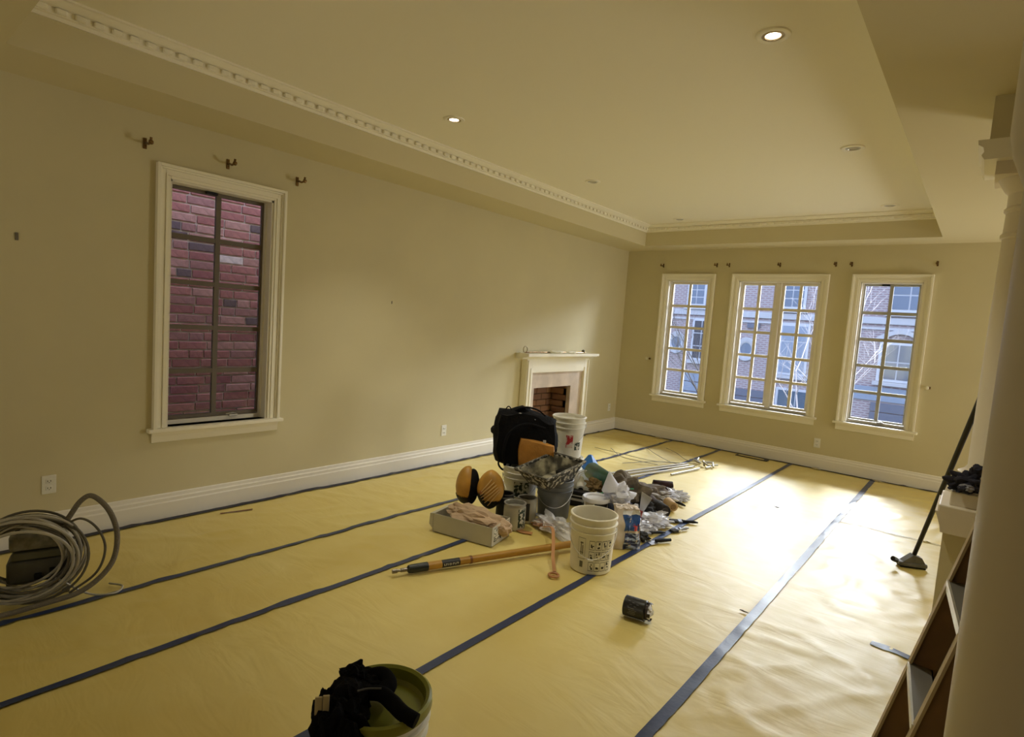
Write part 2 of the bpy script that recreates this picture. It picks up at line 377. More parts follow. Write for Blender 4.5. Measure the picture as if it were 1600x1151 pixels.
# ------------------------------------------------------------------ fireplace
fp = sempty('fireplace', (XL, 0, 0), label='white painted fireplace surround with a mantel shelf and pale stone slips'); 
MARB = mat('pale_stone', (0.62, 0.52, 0.44), 0.3, var=0.12, vs=5)
b = B()
b.box((0, 5.45, 0), (.09, 5.56, 1.12)); b.box((0, 6.74, 0), (.09, 6.85, 1.12)); b.box((0, 5.56, .945), (.09, 6.74, 1.12))
b.box((.09, 5.46, 0), (.105, 5.475, 1.1)); b.box((.09, 5.525, 0), (.10, 5.56, 1.0)); b.box((.09, 6.74, 0), (.10, 6.775, 1.0)); b.box((.09, 6.825, 0), (.105, 6.84, 1.1))
b.build('surround', TRIM, fp, bev=.003)
b = B(); b.box((0, 5.56, 0), (.06, 5.66, .93)); b.box((0, 6.48, 0), (.06, 6.58 + .16, .93)); b.box((0, 5.66, .745), (.06, 6.48, .945)); b.box((.06, 5.56, .93), (.075, 6.74, .945))
b.build('stone_slip', MARB, fp)
B().prism([(0, 1.12), (.10, 1.12), (.12, 1.14), (.17, 1.148), (.17, 1.155), (.20, 1.158), (.20, 1.19), (0, 1.19)], 5.33, 6.93).build('mantel_shelf', TRIM, fp)
FBM = mat('firebox_mortar', (0.16, 0.10, 0.07), 0.9, bump=.3)
b = B(); b.box((-.34, 5.55, -.005), (-.30, 6.6, .9)); b.box((-.34, 5.58, -.005), (.0, 5.62, .9)); b.box((-.34, 6.52, -.005), (.0, 6.56, .9)); b.box((-.34, 5.55, .80), (0, 6.6, .9)); b.box((-.34, 5.55, -.1), (.06, 6.6, 0.0))
b.build('firebox', FBM, fp)
fb = [mat('fire_brick_%d' % i, c, .85, bump=.3, bs=60) for i, c in enumerate([(.30, .16, .10), (.36, .19, .11), (.25, .13, .09)])]
mes = [B().bbox((0, 0, 0), (.022, .215, .075), .004, 1).build('brick', fb[i], fp) for i in range(3)]
for i, o in enumerate(mes): o.location = (-.30, 5.63 + .225 * i, .005)
for r in range(9):
    for k in range(5):
        y = 5.62 + k * .225 - (.11 if r % 2 else 0)
        if y < 5.5 or y > 6.45 or (r == 0 and k < 3): continue
        o = bpy.data.objects.new('brick', random.choice(mes).data); C.objects.link(o); o.parent = fp; o.location = (-.30, y, .005 + r * .086)
for r in range(9):          # right cheek of the firebox, the one in view
    for k in range(1):
        o = bpy.data.objects.new('brick', random.choice(mes).data); C.objects.link(o); o.parent = fp
        o.rotation_euler = (0, 0, -PI / 2 + PI); o.location = (-.03 - (.04 if r % 2 else 0), 6.498, .005 + r * .086)
# ------------------------------------------------------------------ floor paper sheets and tape
OBJ_FLAT = [(-2.6, 3.5, 1.0), (-2.3, 4.6, .6), (-1.31, 1.08, .3), (-1.8, 3.1, .3), (-1.31, 2.78, .2), (-3.7, .75, .4), (-2.4, 2.7, .3), (-.22, 5.0, .2), (-2.6, 6.0, .6)]
def hgt(x, y):
    p = V((x, y, 0))
    f = 1.0
    for ox, oy, r in OBJ_FLAT:
        d = math.hypot(x - ox, y - oy) / r
        if d < 1: f = min(f, max(0, (d - .6) / .4))
    a = noise.noise(V((x * 1.5, y * 1.1, 3)))
    q = V((x * 1.2 + y * .8, y * 1.8 - x * 1.4, 5)); w = noise.noise(q * 1.6)
    rid = max(0, 1 - abs(w) * 7) ** 2
    amp = 0.010 if x > -.86 else (0.008 if x < -2.6 else 0.0022)
    rid2 = max(0, 1 - abs(noise.noise(V((x * 2.6 - y * .5, y * 4.2 + x, 9)))) * 5) ** 2 * (0.004 if x > -.86 else .0008)
    return f * (0.004 * max(0, a) + amp * rid + rid2)
def sheet(x0, x1, y0, y1, label, lift=0.0, grp='protective paper sheets taped over the floor'):
    nx = max(2, int((x1 - x0) / .03)); ny = int((y1 - y0) / .035); vs = []; fs = []
    for j in range(ny + 1):
        for i in range(nx + 1):
            x = x0 + (x1 - x0) * i / nx; y = y0 + (y1 - y0) * j / ny
            vs.append((x, y, -0.004 + lift + hgt(x, y)))
    for j in range(ny):
        for i in range(nx):
            a = j * (nx + 1) + i; fs.append((a, a + 1, a + nx + 2, a + nx + 1))
    me = bpy.data.meshes.new('paper_sheet'); me.from_pydata(vs, [], fs); me.polygons.foreach_set('use_smooth', [True] * len(fs)); me.materials.append(PAPER)
    o = bpy.data.objects.new('paper_sheet', me); C.objects.link(o)
    return tag(o, label, 'paper', grp)
sheet(XL + .023, -3.36, -2.5, 7.86, 'yellow floor paper running along the foot of the long left wall')
sheet(-3.37, -2.67, -2.5, 7.86, 'yellow floor paper strip second from the long left wall', .0006)
sheet(-2.69, -1.75, -2.5, 7.86, 'yellow floor paper strip under the pile of buckets and tools', .0012)
sheet(-1.77, -.85, -2.5, 7.86, 'yellow floor paper strip with the small black tin standing on it', .0018)
sheet(-.87, .60, -2.5, 5.74, 'wrinkled shiny floor paper with the broom and the ladder on it', .0024)
sheet(-.86, .60, 5.72, 7.86, 'floor paper piece at the far right under the right-hand window', .0030)
def tape(pts, w, label, m=TAPE, lift=.0086, name='tape_strip', grp='painter tape strips on the floor paper'):
    L = []; n = 0
    vs = []; fs = []
    dense = []
    for a, b_ in zip(pts, pts[1:]):
        k = max(1, int((V(b_) - V(a)).length / .05))
        for i in range(k): dense.append(V(a).lerp(V(b_), i / k))
    dense.append(V(pts[-1]))
    for i, p in enumerate(dense):
        d = (dense[min(i + 1, len(dense) - 1)] - dense[max(i - 1, 0)]).normalized(); nrm = V((-d.y, d.x))
        wob = .004 * noise.noise(V((p.x * 2, p.y * 1.5, 1)))
        for s in (-1, 0, 1):
            q = V((p.x, p.y)) + nrm * (s * w / 2 + wob)
            vs.append((q.x, q.y, -0.004 + lift + hgt(q.x, q.y)))
    for i in range(len(dense) - 1):
        for s in range(2):
            a = i * 3 + s; fs.append((a, a + 1, a + 4, a + 3))
    me = bpy.data.meshes.new(name); me.from_pydata(vs, [], fs); me.materials.append(m); me.polygons.foreach_set('use_smooth', [True] * len(fs))
    o = bpy.data.objects.new(name, me); C.objects.link(o); return tag(o, label, 'tape', grp)
tape([(-3.355, -2.4), (-3.36, 3.3), (-3.345, 7.86)], .038, 'dark blue tape seam nearest to the long left wall')
tape([(-2.68, -2.4), (-2.68, 2.9), (-2.65, 7.86)], .042, 'blue tape seam running under the white carton box')
tape([(-1.765, -2.4), (-1.755, 3.2), (-1.75, 7.86)], .046, 'blue tape seam passing under the printed bucket')
tape([(-.85, -2.4), (-.85, 7.86)], .052, 'blue tape seam nearest to the ladder and broom')
tape([(-4.30, -2.4), (-4.30, 5.4)], .046, 'dark tape along the foot of the left baseboard', TAPED)
tape([(-4.25, 6.90), (-4.31, 6.92), (-4.31, 7.84)], .03, 'short dark tape beside the fireplace foot', TAPED)
tape([(-4.32, 7.85), (.5, 7.845)], .045, 'dark tape along the foot of the far baseboard', TAPED)
tape([(-.30, 3.52), (-.12, 3.50)], .05, 'short blue tape scrap beside the ladder', TAPE, .007)
tape([(-.84, 5.725), (-.10, 5.745)], .012, 'thin seam line across the paper below the right-hand window', mat('seam_line', (.30, .26, .16), .6), .0078)
DARKB = mat('exposed_wood', (0.16, 0.05, 0.02), .5)
tape([(-4.195, 1.83), (-4.15, 2.05)], .022, 'brown slit torn in the paper near the left baseboard', DARKB, .006, 'paper_tear', 'tears in the floor paper')
for i, (a, c, l) in enumerate([((-2.42, 7.76), (-1.98, 7.76), 'dark edged floor vent slot under the middle window')]):
    t = thing('floor_vent', l, 'vent', (-2.2, 7.74, 0.002))
    B().box((-.20, -.05, 0), (.20, .05, .006)).build('frame', TAPED, t)
    B().box((-.17, -.025, .006), (.15, .02, .009)).build('cover', PAPER, t)
SCRAP = mat('torn_scrap', (.45, .40, .28), .7)
for i, (x, y, l) in enumerate([(-3.55, 7.80, 'torn paper scrap at the far baseboard under the left far window'), (-2.95, 7.80, 'torn paper scrap at the far baseboard between two windows'), (-1.45, 7.81, 'torn paper scrap at the far baseboard under the outlet'), (-.80, 7.80, 'torn paper scrap at the far baseboard under the right-hand window')]):
    o = B().blob((.10, .03, .02), i, .5, 3, 2, (0, 0, .012)).build('paper_scrap', SCRAP); o.location = (x, y, 0); tag(o, l, 'scrap', 'torn scraps along the far baseboard')
for i, (x, y, l) in enumerate([(-.90, 3.33, 'tiny dark crumb beside the blue tape seam'), (-1.34, 5.66, 'small dark paint spot out on the far paper')]):
    o = B().blob((.05, .014, .008), i + 9, .8, 3, 2, (0, 0, .006)).build('debris_crumb', mat('crumb', (.14, .12, .09), .8)); o.location = (x, y, .003); tag(o, l, 'debris')
# ------------------------------------------------------------------ outlets, wall anchors, brackets, downlights
def outlet(loc, rz, label):
    t = thing('wall_outlet', label, 'outlet', loc, rz, 'white wall outlets')
    B().bbox((-.036, -.006, -.058), (.036, 0, .058), .003).build('cover_plate', WHITE, t)
    for z in (.022, -.022):
        s = B().bbox((-.017, -.009, z - .014), (.017, -.005, z + .014), .003).build('socket', WHITE, t)
        B().box((-.009, -.0098, z - .004), (-.006, -.009, z + .006)).box((.006, -.0098, z - .004), (.009, -.009, z + .006)).box((-.002, -.0098, z - .010), (.002, -.009, z - .006)).build('slot', BLKP, s)
outlet((XL, .86, .36), PI / 2, 'white outlet on the left wall above the cable coil')
outlet((XL, 4.20, .35), PI / 2, 'white outlet on the left wall beside the backpack')
outlet((XL, 7.68, .35), PI / 2, 'white outlet on the left wall past the fireplace, by the corner')
outlet((-1.49, YF, .32), 0, 'white outlet on the far wall under the windows')
def bracket(loc, rz, label, s=1.0, grp='brass curtain brackets'):
    t = thing('curtain_bracket', label, 'bracket', loc, rz, grp)
    B().bbox((-.009 * s, -.008, -.028 * s), (.009 * s, 0, .028 * s), .003).build('back_plate', BRASS, t)
    B().tube(bez((0, 0, .0), (0, -.03 * s, -.002), (0, -.055 * s, -.010 * s), (0, -.085 * s, -.004 * s), (0, -.095 * s, .018 * s), n=5), .0065 * s).build('arm', BRASS, t, smooth=True)
    B().lathe([(0, 0), (.008, 0), (.013, .008), (.008, .018), (0, .02)], 12, M=Matrix.Translation((0, -.086 * s, -.006 * s)) @ Matrix.Rotation(PI / 2, 4, 'X') @ Matrix.Scale(s, 4)).build('knob', BRASS, t, smooth=True)
for y, l in ((1.35, 'brass curtain bracket above the left top corner of the brick-view window'), (1.88, 'brass curtain bracket above the middle of the brick-view window'), (2.42, 'brass curtain bracket above the right top corner of the brick-view window')):
    bracket((XL, y, 2.55), PI / 2, l, 1.25)
for x, l in ((-3.76, 'left bracket over the left far window'), (-2.97, 'right bracket over the left far window'), (-2.80, 'left bracket over the wide middle window'), (-2.15, 'centre bracket over the wide middle window'), (-1.51, 'right bracket over the wide middle window'), (-1.34, 'left bracket over the right far window'), (-.51, 'right bracket over the right far window')):
    bracket((x, YF, 2.53), 0, 'dark brass curtain ' + l)
def tieback(x, l):
    t = thing('curtain_hook', l, 'hook', (x, YF, 1.15), 0, 'curtain tie-back knobs')
    B().lathe([(0, 0), (.022, 0), (.022, .005), (.007, .01), (.007, .045), (.02, .05), (.024, .06), (.012, .07), (0, .072)], 16, M=Matrix.Rotation(PI / 2, 4, 'X')).build('knob', mat('pale_knob', (.7, .66, .5), .3), t, smooth=True)
    B().bbox((.018, -.03, -.014), (.034, 0, .014), .003).build('plate', BRASS, t)
tieback(-3.87, 'tie-back knob left of the left far window'); tieback(-.46, 'tie-back knob right of the right far window')
for y, z, s, l in ((.71, 1.85, 1, 'small grey wall plug near the left edge of the left wall'), (3.42, 1.66, .6, 'tiny screw hole plug in the middle of the left wall')):
    o = B().bbox((0, -.008 * s, -.022 * s), (.006, .008 * s, .022 * s), .002).build('wall_plug', mat('plug', (.16, .14, .11), .6)); o.location = (XL, y, z); tag(o, l, 'plug')
LED = mat('lamp_glow', (1, .95, .8), .4, emit=((1, .86, .62), 9)); LOFF = mat('lamp_off', (.45, .42, .36), .3)
DL = [(-.95, 2.95, 1, 'lit recessed downlight nearest, towards the right side of the tray'), (-3.22, 3.02, 1, 'lit recessed downlight over the left side of the tray'),
      (-.92, 4.92, 0, 'unlit recessed downlight second along the right row'), (-3.24, 5.0, 0, 'unlit recessed downlight second along the left row'),
      (-3.22, 7.10, 0, 'unlit recessed downlight farthest along the left row'), (-.92, 7.05, 0, 'unlit recessed downlight farthest along the right row')]
for x, y, on, l in DL:
    t = thing('downlight', l, 'ceiling light', (x, y, HT), 0, 'recessed ceiling downlights')
    B().lathe([(.052, 0), (.052, -.006), (.07, -.010), (.078, -.006), (.08, 0)], 32).build('trim_ring', TRIM, t, smooth=True)
    B().lathe([(.052, -.002), (.044, -.003), (.038, -.008), (.034, -.003)], 32).build('gimbal', STEEL if not on else mat('gimbal', (.5, .42, .3), .4, metal=.6), t, smooth=True)
    B().lathe([(0, -.004), (.034, -.003)], 24).build('lens', LED if on else LOFF, t)
    if on:
        l2 = lamp('downlight_lamp', 'SPOT', (x, y, HT - .03), (x, y, 0), 38, (1, .95, .78), spot_size=1.7, spot_blend=1, shadow_soft_size=.05)
# ------------------------------------------------------------------ buckets and cans
def bail(rt_, z, drop, side=1, r=.0025):
    pts = [(rt_ * math.cos(a) * 1.02, side * -abs(math.sin(a)) * rt_ * 1.06, z - drop * math.sin(a)) for a in [PI * i / 20 for i in range(21)]]
    return B().tube(pts, r, 6)
def bucket(name, label, loc, rt_, rb, h, m, rz=0, group=None, rings=True, inner=None, lid=None, rimcol=None, cat='bucket', fill=None, bailup=0):
    t = thing(name, label, cat, loc, rz, group)
    def R(z): return rb + (rt_ - rb) * z / h
    if rings:
        pr = [(0, 0), (rb - .006, 0), (rb, .006), (R(h * .72), h * .72), (R(h * .72) + .010, h * .725), (R(h * .72) + .010, h * .74), (R(h * .75), h * .745), (R(h * .84), h * .84), (R(h * .84) + .012, h * .845), (R(h * .84) + .012, h * .862), (R(h * .88), h * .87), (rt_ - .002, h * .955), (rt_ + .007, h * .96), (rt_ + .008, h * .99), (rt_ + .004, h), (rt_ - .004, h), (rt_ - .006, h * .97), (rb - .004, .012), (0, .012)]
    else:
        pr = [(0, 0), (rb - .003, 0), (rb, .003), (rb, h * .02), (rt_ - .002, h * .965), (rt_ + .003, h * .97), (rt_ + .003, h), (rt_ - .008, h), (rt_ - .010, h * .975), (rt_ - .004, h * .965), (rb - .003, .01), (0, .01)]
    body = B().lathe(pr, 48).build('body', m, t, smooth=True)
    if fill: B().lathe([(0, fill[0]), (R(fill[0]) - .006, fill[0])], 32).build('contents', fill[1], t)
    if lid: 
        B().lathe([(0, h - .012), (rt_ * .86, h - .012), (rt_ * .9, h - .002), (rt_ + .008, h + .006), (rt_ + .013, h), (rt_ + .013, h - .022), (rt_ + .010, h - .024)], 48).build('lid', lid, t, smooth=True)
    return t, R
def patch(R, a0, a1, z0, z1, name, m, parent, off=.0012, n=8):
    b = B(); vs = []
    for i in range(n + 1):
        a = a0 + (a1 - a0) * i / n
        vs.append([b.b.verts.new(((R(z) + off) * math.sin(a), -(R(z) + off) * math.cos(a), z)) for z in (z0, z1)])
    for p, q in zip(vs, vs[1:]): b.b.faces.new((p[0], q[0], q[1], p[1]))
    return b.build(name, m, parent)
CREAMB = mat('bucket_cream', (0.72, 0.68, 0.55), .38, var=.06, vs=7)
INK = mat('black_print', (.015, .015, .015), .5); REDINK = mat('red_print', (.42, .02, .03), .5, col2=(.7, .6, .55), vs=25, thr=(.5, .56)); GREENINK = mat('dark_print', (.02, .04, .03), .5, col2=(.6, .6, .55), vs=40, thr=(.5, .56))
# printed open bucket
x, y = -1.835, 3.17
t, R = bucket('bucket', 'open cream bucket printed with rows of black pictograms', (x, y, .001), .147, .132, .365, CREAMB, face(x, y), 'plastic buckets', fill=(.10, mat('grey_sludge', (.22, .20, .17), .6, var=.3, vs=20)))
bail(.15, .285, .17).build('handle', STEEL, t)
B().tube([(-.018, -.175, .118), (.018, -.175, .118)], .007).build('grip', WHITE, t)
pb = B()
for r_ in range(3):
    for c_ in range(4):
        a = -.12 + c_ * .30; z = .185 - r_ * .072
        if a > 1.05: continue
        for (da, dz, wa, wz) in ((0, 0, .20, .003), (0, -.058, .20, .003), (0, -.058, .012, .06), (.19, -.058, .012, .06)):
            patch(R, a + da, a + da + wa, z + dz, z + dz + wz, 'x', None, None)
            o = bpy.data.objects[-1] if False else None
        # icon
pb.b.free()
for o in [o for o in bpy.data.objects if o.name == 'x' or o.name.startswith('x.')]: bpy.data.objects.remove(o)
def patches(R, rects, name, m, parent):
    b = B()
    for (a0, a1, z0, z1) in rects:
        n = max(1, int(abs(a1 - a0) / .1)); vs = []
        for i in range(n + 1):
            a = a0 + (a1 - a0) * i / n
            vs.append([b.b.verts.new(((R(z) + .0012) * math.sin(a), -(R(z) + .0012) * math.cos(a), z)) for z in (z0, z1)])
        for p, q in zip(vs, vs[1:]): b.b.faces.new((p[0], q[0], q[1], p[1]))
    return b.build(name, m, parent)
rnd = random.Random(3)
for r_ in range(3):
    rects = []
    for c_ in range(4):
        a = -.10 + c_ * .29; z = .225 - r_ * .070
        rects += [(a, a + .25, z, z + .003), (a, a + .25, z - .056, z - .053), (a, a + .012, z - .056, z), (a + .24, a + .25, z - .056, z)]
        for k in range(4):
            aa = a + .04 + rnd.random() * .13; zz = z - .048 + rnd.random() * .03
            rects.append((aa, aa + .03 + rnd.random() * .05, zz, zz + .005 + rnd.random() * .012))
    patches(R, rects, 'pictogram_row', INK, t)
rects = [(-.62, -.28, .10, .103), (-.62, -.28, .235, .238), (-.62, -.61, .10, .238), (-.29, -.28, .10, .238), (-.55, -.36, .14, .145), (-.50, -.46, .12, .20), (-.52, -.38, .20, .21), (-.42, -.38, .13, .19), (-.52, -.36, .045, .085)]
patches(R, rects, 'side_print', mat('faded_print', (.13, .12, .08), .6), t)
# bucket under the backpack
x, y = -2.90, 3.73
t, R = bucket('bucket', 'white bucket with a dark label, under the black backpack', (x, y, .001), .147, .132, .37, WHITE, face(x, y), 'plastic buckets')
patches(R, [(-.35, .55, .12, .25)], 'label_panel', GREENINK, t)
bail(.15, .29, .16).build('handle', STEEL, t)
# two stacked buckets behind
x, y = -2.83, 4.30
t, R = bucket('bucket', 'white bucket at the bottom of the stack behind the paint tray', (x, y, .001), .147, .132, .37, WHITE, face(x, y), 'plastic buckets', lid=WHITE)
t, R = bucket('bucket', 'tall white open bucket with red print, topmost behind the backpack', (x, y, .379), .147, .125, .37, WHITE, face(x, y), 'plastic buckets', fill=(.345, mat('white_paint', (.75, .73, .66), .25)))
patches(R, [(-.12, .34, .10, .215)], 'red_print', REDINK, t); patches(R, [(.50, .95, .08, .15)], 'dark_print', GREENINK, t)
bail(.15, .30, .17).build('handle', STEEL, t)
# grey bucket
x, y = -2.57, 3.77
t, R = bucket('bucket', 'grey bucket carrying the paint-spattered tray', (x, y, .001), .145, .125, .325, GREYP, face(x, y), 'plastic buckets')
bail(.148, .27, .15).build('handle', STEEL, t)
# spattered tray, open rectangular and tapered
SPL = mat('spattered_black', (.012, .012, .012), .45, col2=(.55, .53, .46), vs=34, thr=(.50, .60), bump=.3, bs=50)
SPL2 = mat('dried_paint', (.06, .055, .04), .5, col2=(.42, .39, .28), vs=9, thr=(.42, .62), bump=.4, bs=20)
ex = V((.97, -.25, 0)).normalized(); ey = V((.02, .41, .085)).normalized(); ez = ex.cross(ey)
tr = thing('paint_tray', 'deep black paint tray spattered with pale paint, on the grey bucket', 'paint tray')
tr.matrix_world = Matrix(((ex.x, ey.x, ez.x, -2.515), (ex.y, ey.y, ez.y, 3.60), (ex.z, ey.z, ez.z, .468), (0, 0, 0, 1)))
b = B()
def ring(hw, hl, z): return [b.b.verts.new((sx * hw, sy * hl, z)) for sx, sy in ((-1, -1), (1, -1), (1, 1), (-1, 1))]
Rg = [ring(.11, .14, -.135), ring(.162, .202, -.018), ring(.178, .216, -.016), ring(.178, .216, 0), ring(.165, .203, 0), ring(.160, .198, -.02)]
for p, q in zip(Rg, Rg[1:]):
    for i in range(4): j = (i + 1) % 4; b.b.faces.new((p[i], p[j], q[j], q[i]))
b.b.faces.new(Rg[0]); b.build('body', SPL, tr)
B().tube([(-.178, -.216, 0), (.178, -.216, 0), (.178, .216, 0), (-.178, .216, 0)], .007, 8, closed=True).build('rim', mat('rim_grey', (.10, .10, .09), .45, col2=(.4, .38, .33), vs=20, thr=(.5, .6)), tr)
b = B(); Rg = [ring(.158, .197, -.012), ring(.108, .138, -.128)]
for i in range(4): j = (i + 1) % 4; b.b.faces.new((Rg[0][i], Rg[0][j], Rg[1][j], Rg[1][i]))
b.b.faces.new(Rg[1]); b.build('liner', SPL2, tr)
B().bbox((.02, .03, -.125), (.10, .12, -.05), .01).build('tray_block', BLKP, tr)
# paint cans
DULL = mat('can_metal', (.42, .41, .38), .35, metal=.5, var=.15, vs=10)
def can(label, loc, r, h, lab=None, m=DULL, fill=None, labr=(-.9, .35)):
    t, R = bucket('paint_can', label, loc, r, r, h, m, face(loc[0], loc[1]), 'paint cans', rings=False, cat='can', fill=fill)
    patches(lambda z: r, [(-1.5, 1.5, h * .08, h * .9)], 'wrapper', mat('can_wrap_pale', (.45, .43, .36), .5, var=.1), t)
    patches(lambda z: r + .001, [(labr[0], labr[1], h * .12, h * .85)], 'label_panel', lab or INK, t)
    return t
can('open paint can with a black label, behind the carton box', (-2.62, 3.33, .001), .083, .195, GREENINK, fill=(.16, mat('grey_paint', (.35, .34, .28), .3)), labr=(.35, 1.2))
can('dark paint can behind the open paint can', (-2.81, 3.44, .001), .07, .20, INK, m=mat('dark_can', (.05, .05, .05), .4), labr=(-1.3, 1.3))
can('pale paint can half hidden beside the grey bucket', (-2.65, 3.52, .001), .075, .19, mat('can_top_dark', (.03, .03, .03), .5), labr=(-.2, .3))
# white tub with dark label behind printed bucket
x, y = -2.28, 3.95
t, R = bucket('paint_tub', 'white lidded paint tub with a black label behind the printed bucket', (x, y, .001), .10, .09, .20, WHITE, face(x, y), rings=False, lid=mat('pale_lid', (.72, .72, .76), .35), cat='tub')
patches(R, [(-.1, 1.1, .04, .17)], 'label_panel', INK, t); patches(R, [(-1.0, -.2, .04, .17)], 'pale_print', mat('pale_print', (.5, .45, .35), .5, col2=(.1, .1, .08), vs=30, thr=(.55, .6)), t)
x, y = -2.13, 4.06
t, R = bucket('paint_tub', 'dark blue paint tub stuffed with a white rag', (x, y, .001), .10, .09, .17, mat('navy_tub', (.03, .04, .09), .4), face(x, y), rings=False, cat='tub')
patches(R, [(.1, .9, .02, .15)], 'label_panel', mat('blue_white_print', (.5, .6, .8), .5), t)
RAG = mat('white_rag', (.62, .63, .72), .9, bump=.3, bs=30)
o = B().blob((.21, .20, .18), 3, .5, 1.6, 4, (0, 0, .0), sharp=True).build('rag', RAG, smooth=True); o.location = (-2.14, 4.06, .235); tag(o, 'white rag heaped in the dark blue tub', 'rag')
b = B(); b.lathe([(0, .16), (.02, .12), (.06, .04), (.08, 0), (0, -.02)], 9); 
o = b.build('rag', RAG, smooth=True); o.location = (-2.19, 4.02, .27); o.rotation_euler = (.1, -.15, 0); tag(o, 'pointed white rag peak on the lidded paint tub', 'rag')
# lying flat boards / black case beside it
t = thing('tool_case', 'flat black case with pale stripes leaning behind the paint tubs', 'case', (-2.50, 4.22, .0), face(-2.5, 4.2) - .25)
B().bbox((-.26, -.05, .0), (.20, .05, .13), .01).build('body', BLKP, t); B().box((-.22, -.052, .05), (.14, -.05, .07)).box((-.22, -.052, .09), (.0, -.05, .10)).build('stripe', mat('grey_stripe', (.4, .4, .4), .5), t)
# ------------------------------------------------------------------ backpack
x, y = -2.92, 3.80
t = thing('backpack', 'black tool backpack with an orange-brown front pocket, on a white bucket', 'backpack', (x, y, .372), face(x, y) + .05)
b = B(); bm = bmesh.new(); bmesh.ops.create_cube(bm, size=1); bmesh.ops.subdivide_edges(bm, edges=bm.edges[:], cuts=9, use_grid_fill=True)
for v in bm.verts:
    p = v.co.copy(); r = max(abs(p.x), abs(p.y), abs(p.z)) * 2; q = p.normalized() * .5 * r; p = p.lerp(q * 1.25, .38)
    top = max(0, p.z); 
    p = V((p.x * .50 - .008, p.y * .27, p.z * .44)); p.z += .222
    p.z -= max(0, p.x) * .25 * (1 if p.z > .2 else 0) ; p.x += .012 * noise.noise(v.co * 5); p.y += .02 * noise.noise(v.co * 4 + V((3, 0, 0))); p.z += .040 * noise.noise(v.co * 4 + V((0, 9, 0))); p.x += .02 * noise.noise(v.co * 3 + V((0, 0, 7)))
    if p.z < .004: p.z = .004
    v.co = p
b.merge(bm); b.build('bag_body', BLACK, t, smooth=True)
TAN = mat('orange_canvas', (.46, .21, .035), .7, var=.15, vs=10, bump=.3, bs=80)
b = B()
bm = bmesh.new(); bmesh.ops.create_cube(bm, size=1); bmesh.ops.subdivide_edges(bm, edges=bm.edges[:], cuts=7, use_grid_fill=True)
for v in bm.verts:
    p = v.co.copy(); q = p.normalized() * .5; p = p.lerp(q * 1.3, .25); c = v.co
    p = V((p.x * .29 + .085, p.y * .10 - .125 - .03 * math.cos(c.x * 3), p.z * .235 + .125 - (c.x + .5) * .05)); p.y += .01 * noise.noise(c * 5)
    v.co = p
b.merge(bm); b.build('front_pocket', TAN, t, smooth=True)
B().tube(bez((-.17, -.14, .0), (-.19, -.17, .12), (-.15, -.17, .28), (-.02, -.16, .36), (.14, -.15, .33), n=6), .012).build('strap', BLACK, t, smooth=True)
B().band(bez((-.13, -.03, .43), (-.05, -.04, .478), (.07, -.03, .465), (.16, -.02, .40), n=6), .035, .012).build('top_handle', BLACK, t)
B().tube(bez((-.20, -.02, .40), (-.19, -.02, .455), (-.17, -.02, .475), (-.15, -.02, .455), (-.14, -.02, .41), n=5), .005).build('loop', BLKP, t)
B().blob((.07, .05, .08), 2, .3, 2, 3, (-.275, -.03, .27)).tube([(-.27, -.03, .25), (-.20, -.04, .22)], .012).build('buckle', BLKP, t, smooth=True)
B().tube(bez((-.20, -.08, .06), (-.225, -.09, .0), (-.19, -.09, -.05), (-.14, -.09, -.05), (-.12, -.09, .01), n=6), .008).build('hanging_loop', BLACK, t, smooth=True)
B().tube(bez((.20, -.03, .33), (.245, -.05, .24), (.25, -.06, .12), (.22, -.07, .03), n=6), .010).build('side_strap', BLACK, t, smooth=True)
B().bbox((.13, -.17, .20), (.155, -.155, .235), .003).build('clip', mat('grey_clip', (.5, .5, .5), .3), t)
B().band(bez((-.08, -.08, .435), (0, -.11, .42), (.06, -.125, .395), n=5), .02, .004).build('reflective_strip', mat('silver_strip', (.6, .6, .62), .25), t)
# ------------------------------------------------------------------ carton box with paper
t = thing('carton_box', 'long low white carton box with crumpled brown paper, in front of the knee pads', 'box', (-2.95, 2.80, .001), math.atan2(.11, .48))
CARD = mat('white_card', (.52, .50, .43), .7, var=.04)
b = B()
for lo, hi in (((0, 0, 0), (.49, .27, .004)), ((0, 0, 0), (.49, .004, .135)), ((0, .266, 0), (.49, .27, .135)), ((0, 0, 0), (.004, .27, .135)), ((.486, 0, 0), (.49, .27, .135))): b.box(lo, hi)
b.build('carton', CARD, t)
B().box((.4902, .03, .025), (.4912, .17, .12)).build('label_panel', mat('printed_label', (.03, .03, .03), .5, col2=(.7, .7, .65), vs=70, thr=(.45, .5), stretch=(1, .4, 2)), t)
B().prism([(-.001, .135), (-.03, .13), (-.035, .05), (-.002, .02)], .0, .27).build('end_flap', CARD, t)
KRAFT = mat('brown_paper', (.50, .36, .24), .75, var=.08, vs=8)
o = B().blob((.46, .24, .14), 5, .28, 2.2, 4, (0, 0, 0), sharp=True).blob((.16, .14, .11), 8, .3, 2, 3, (.19, .02, -.01), sharp=True).build('crumpled_paper', KRAFT, smooth=False); o.location = (-2.70, 3.0, .125); o.rotation_euler = (0, .10, .22); tag(o, 'crumpled brown kraft paper filling the carton box', 'paper')
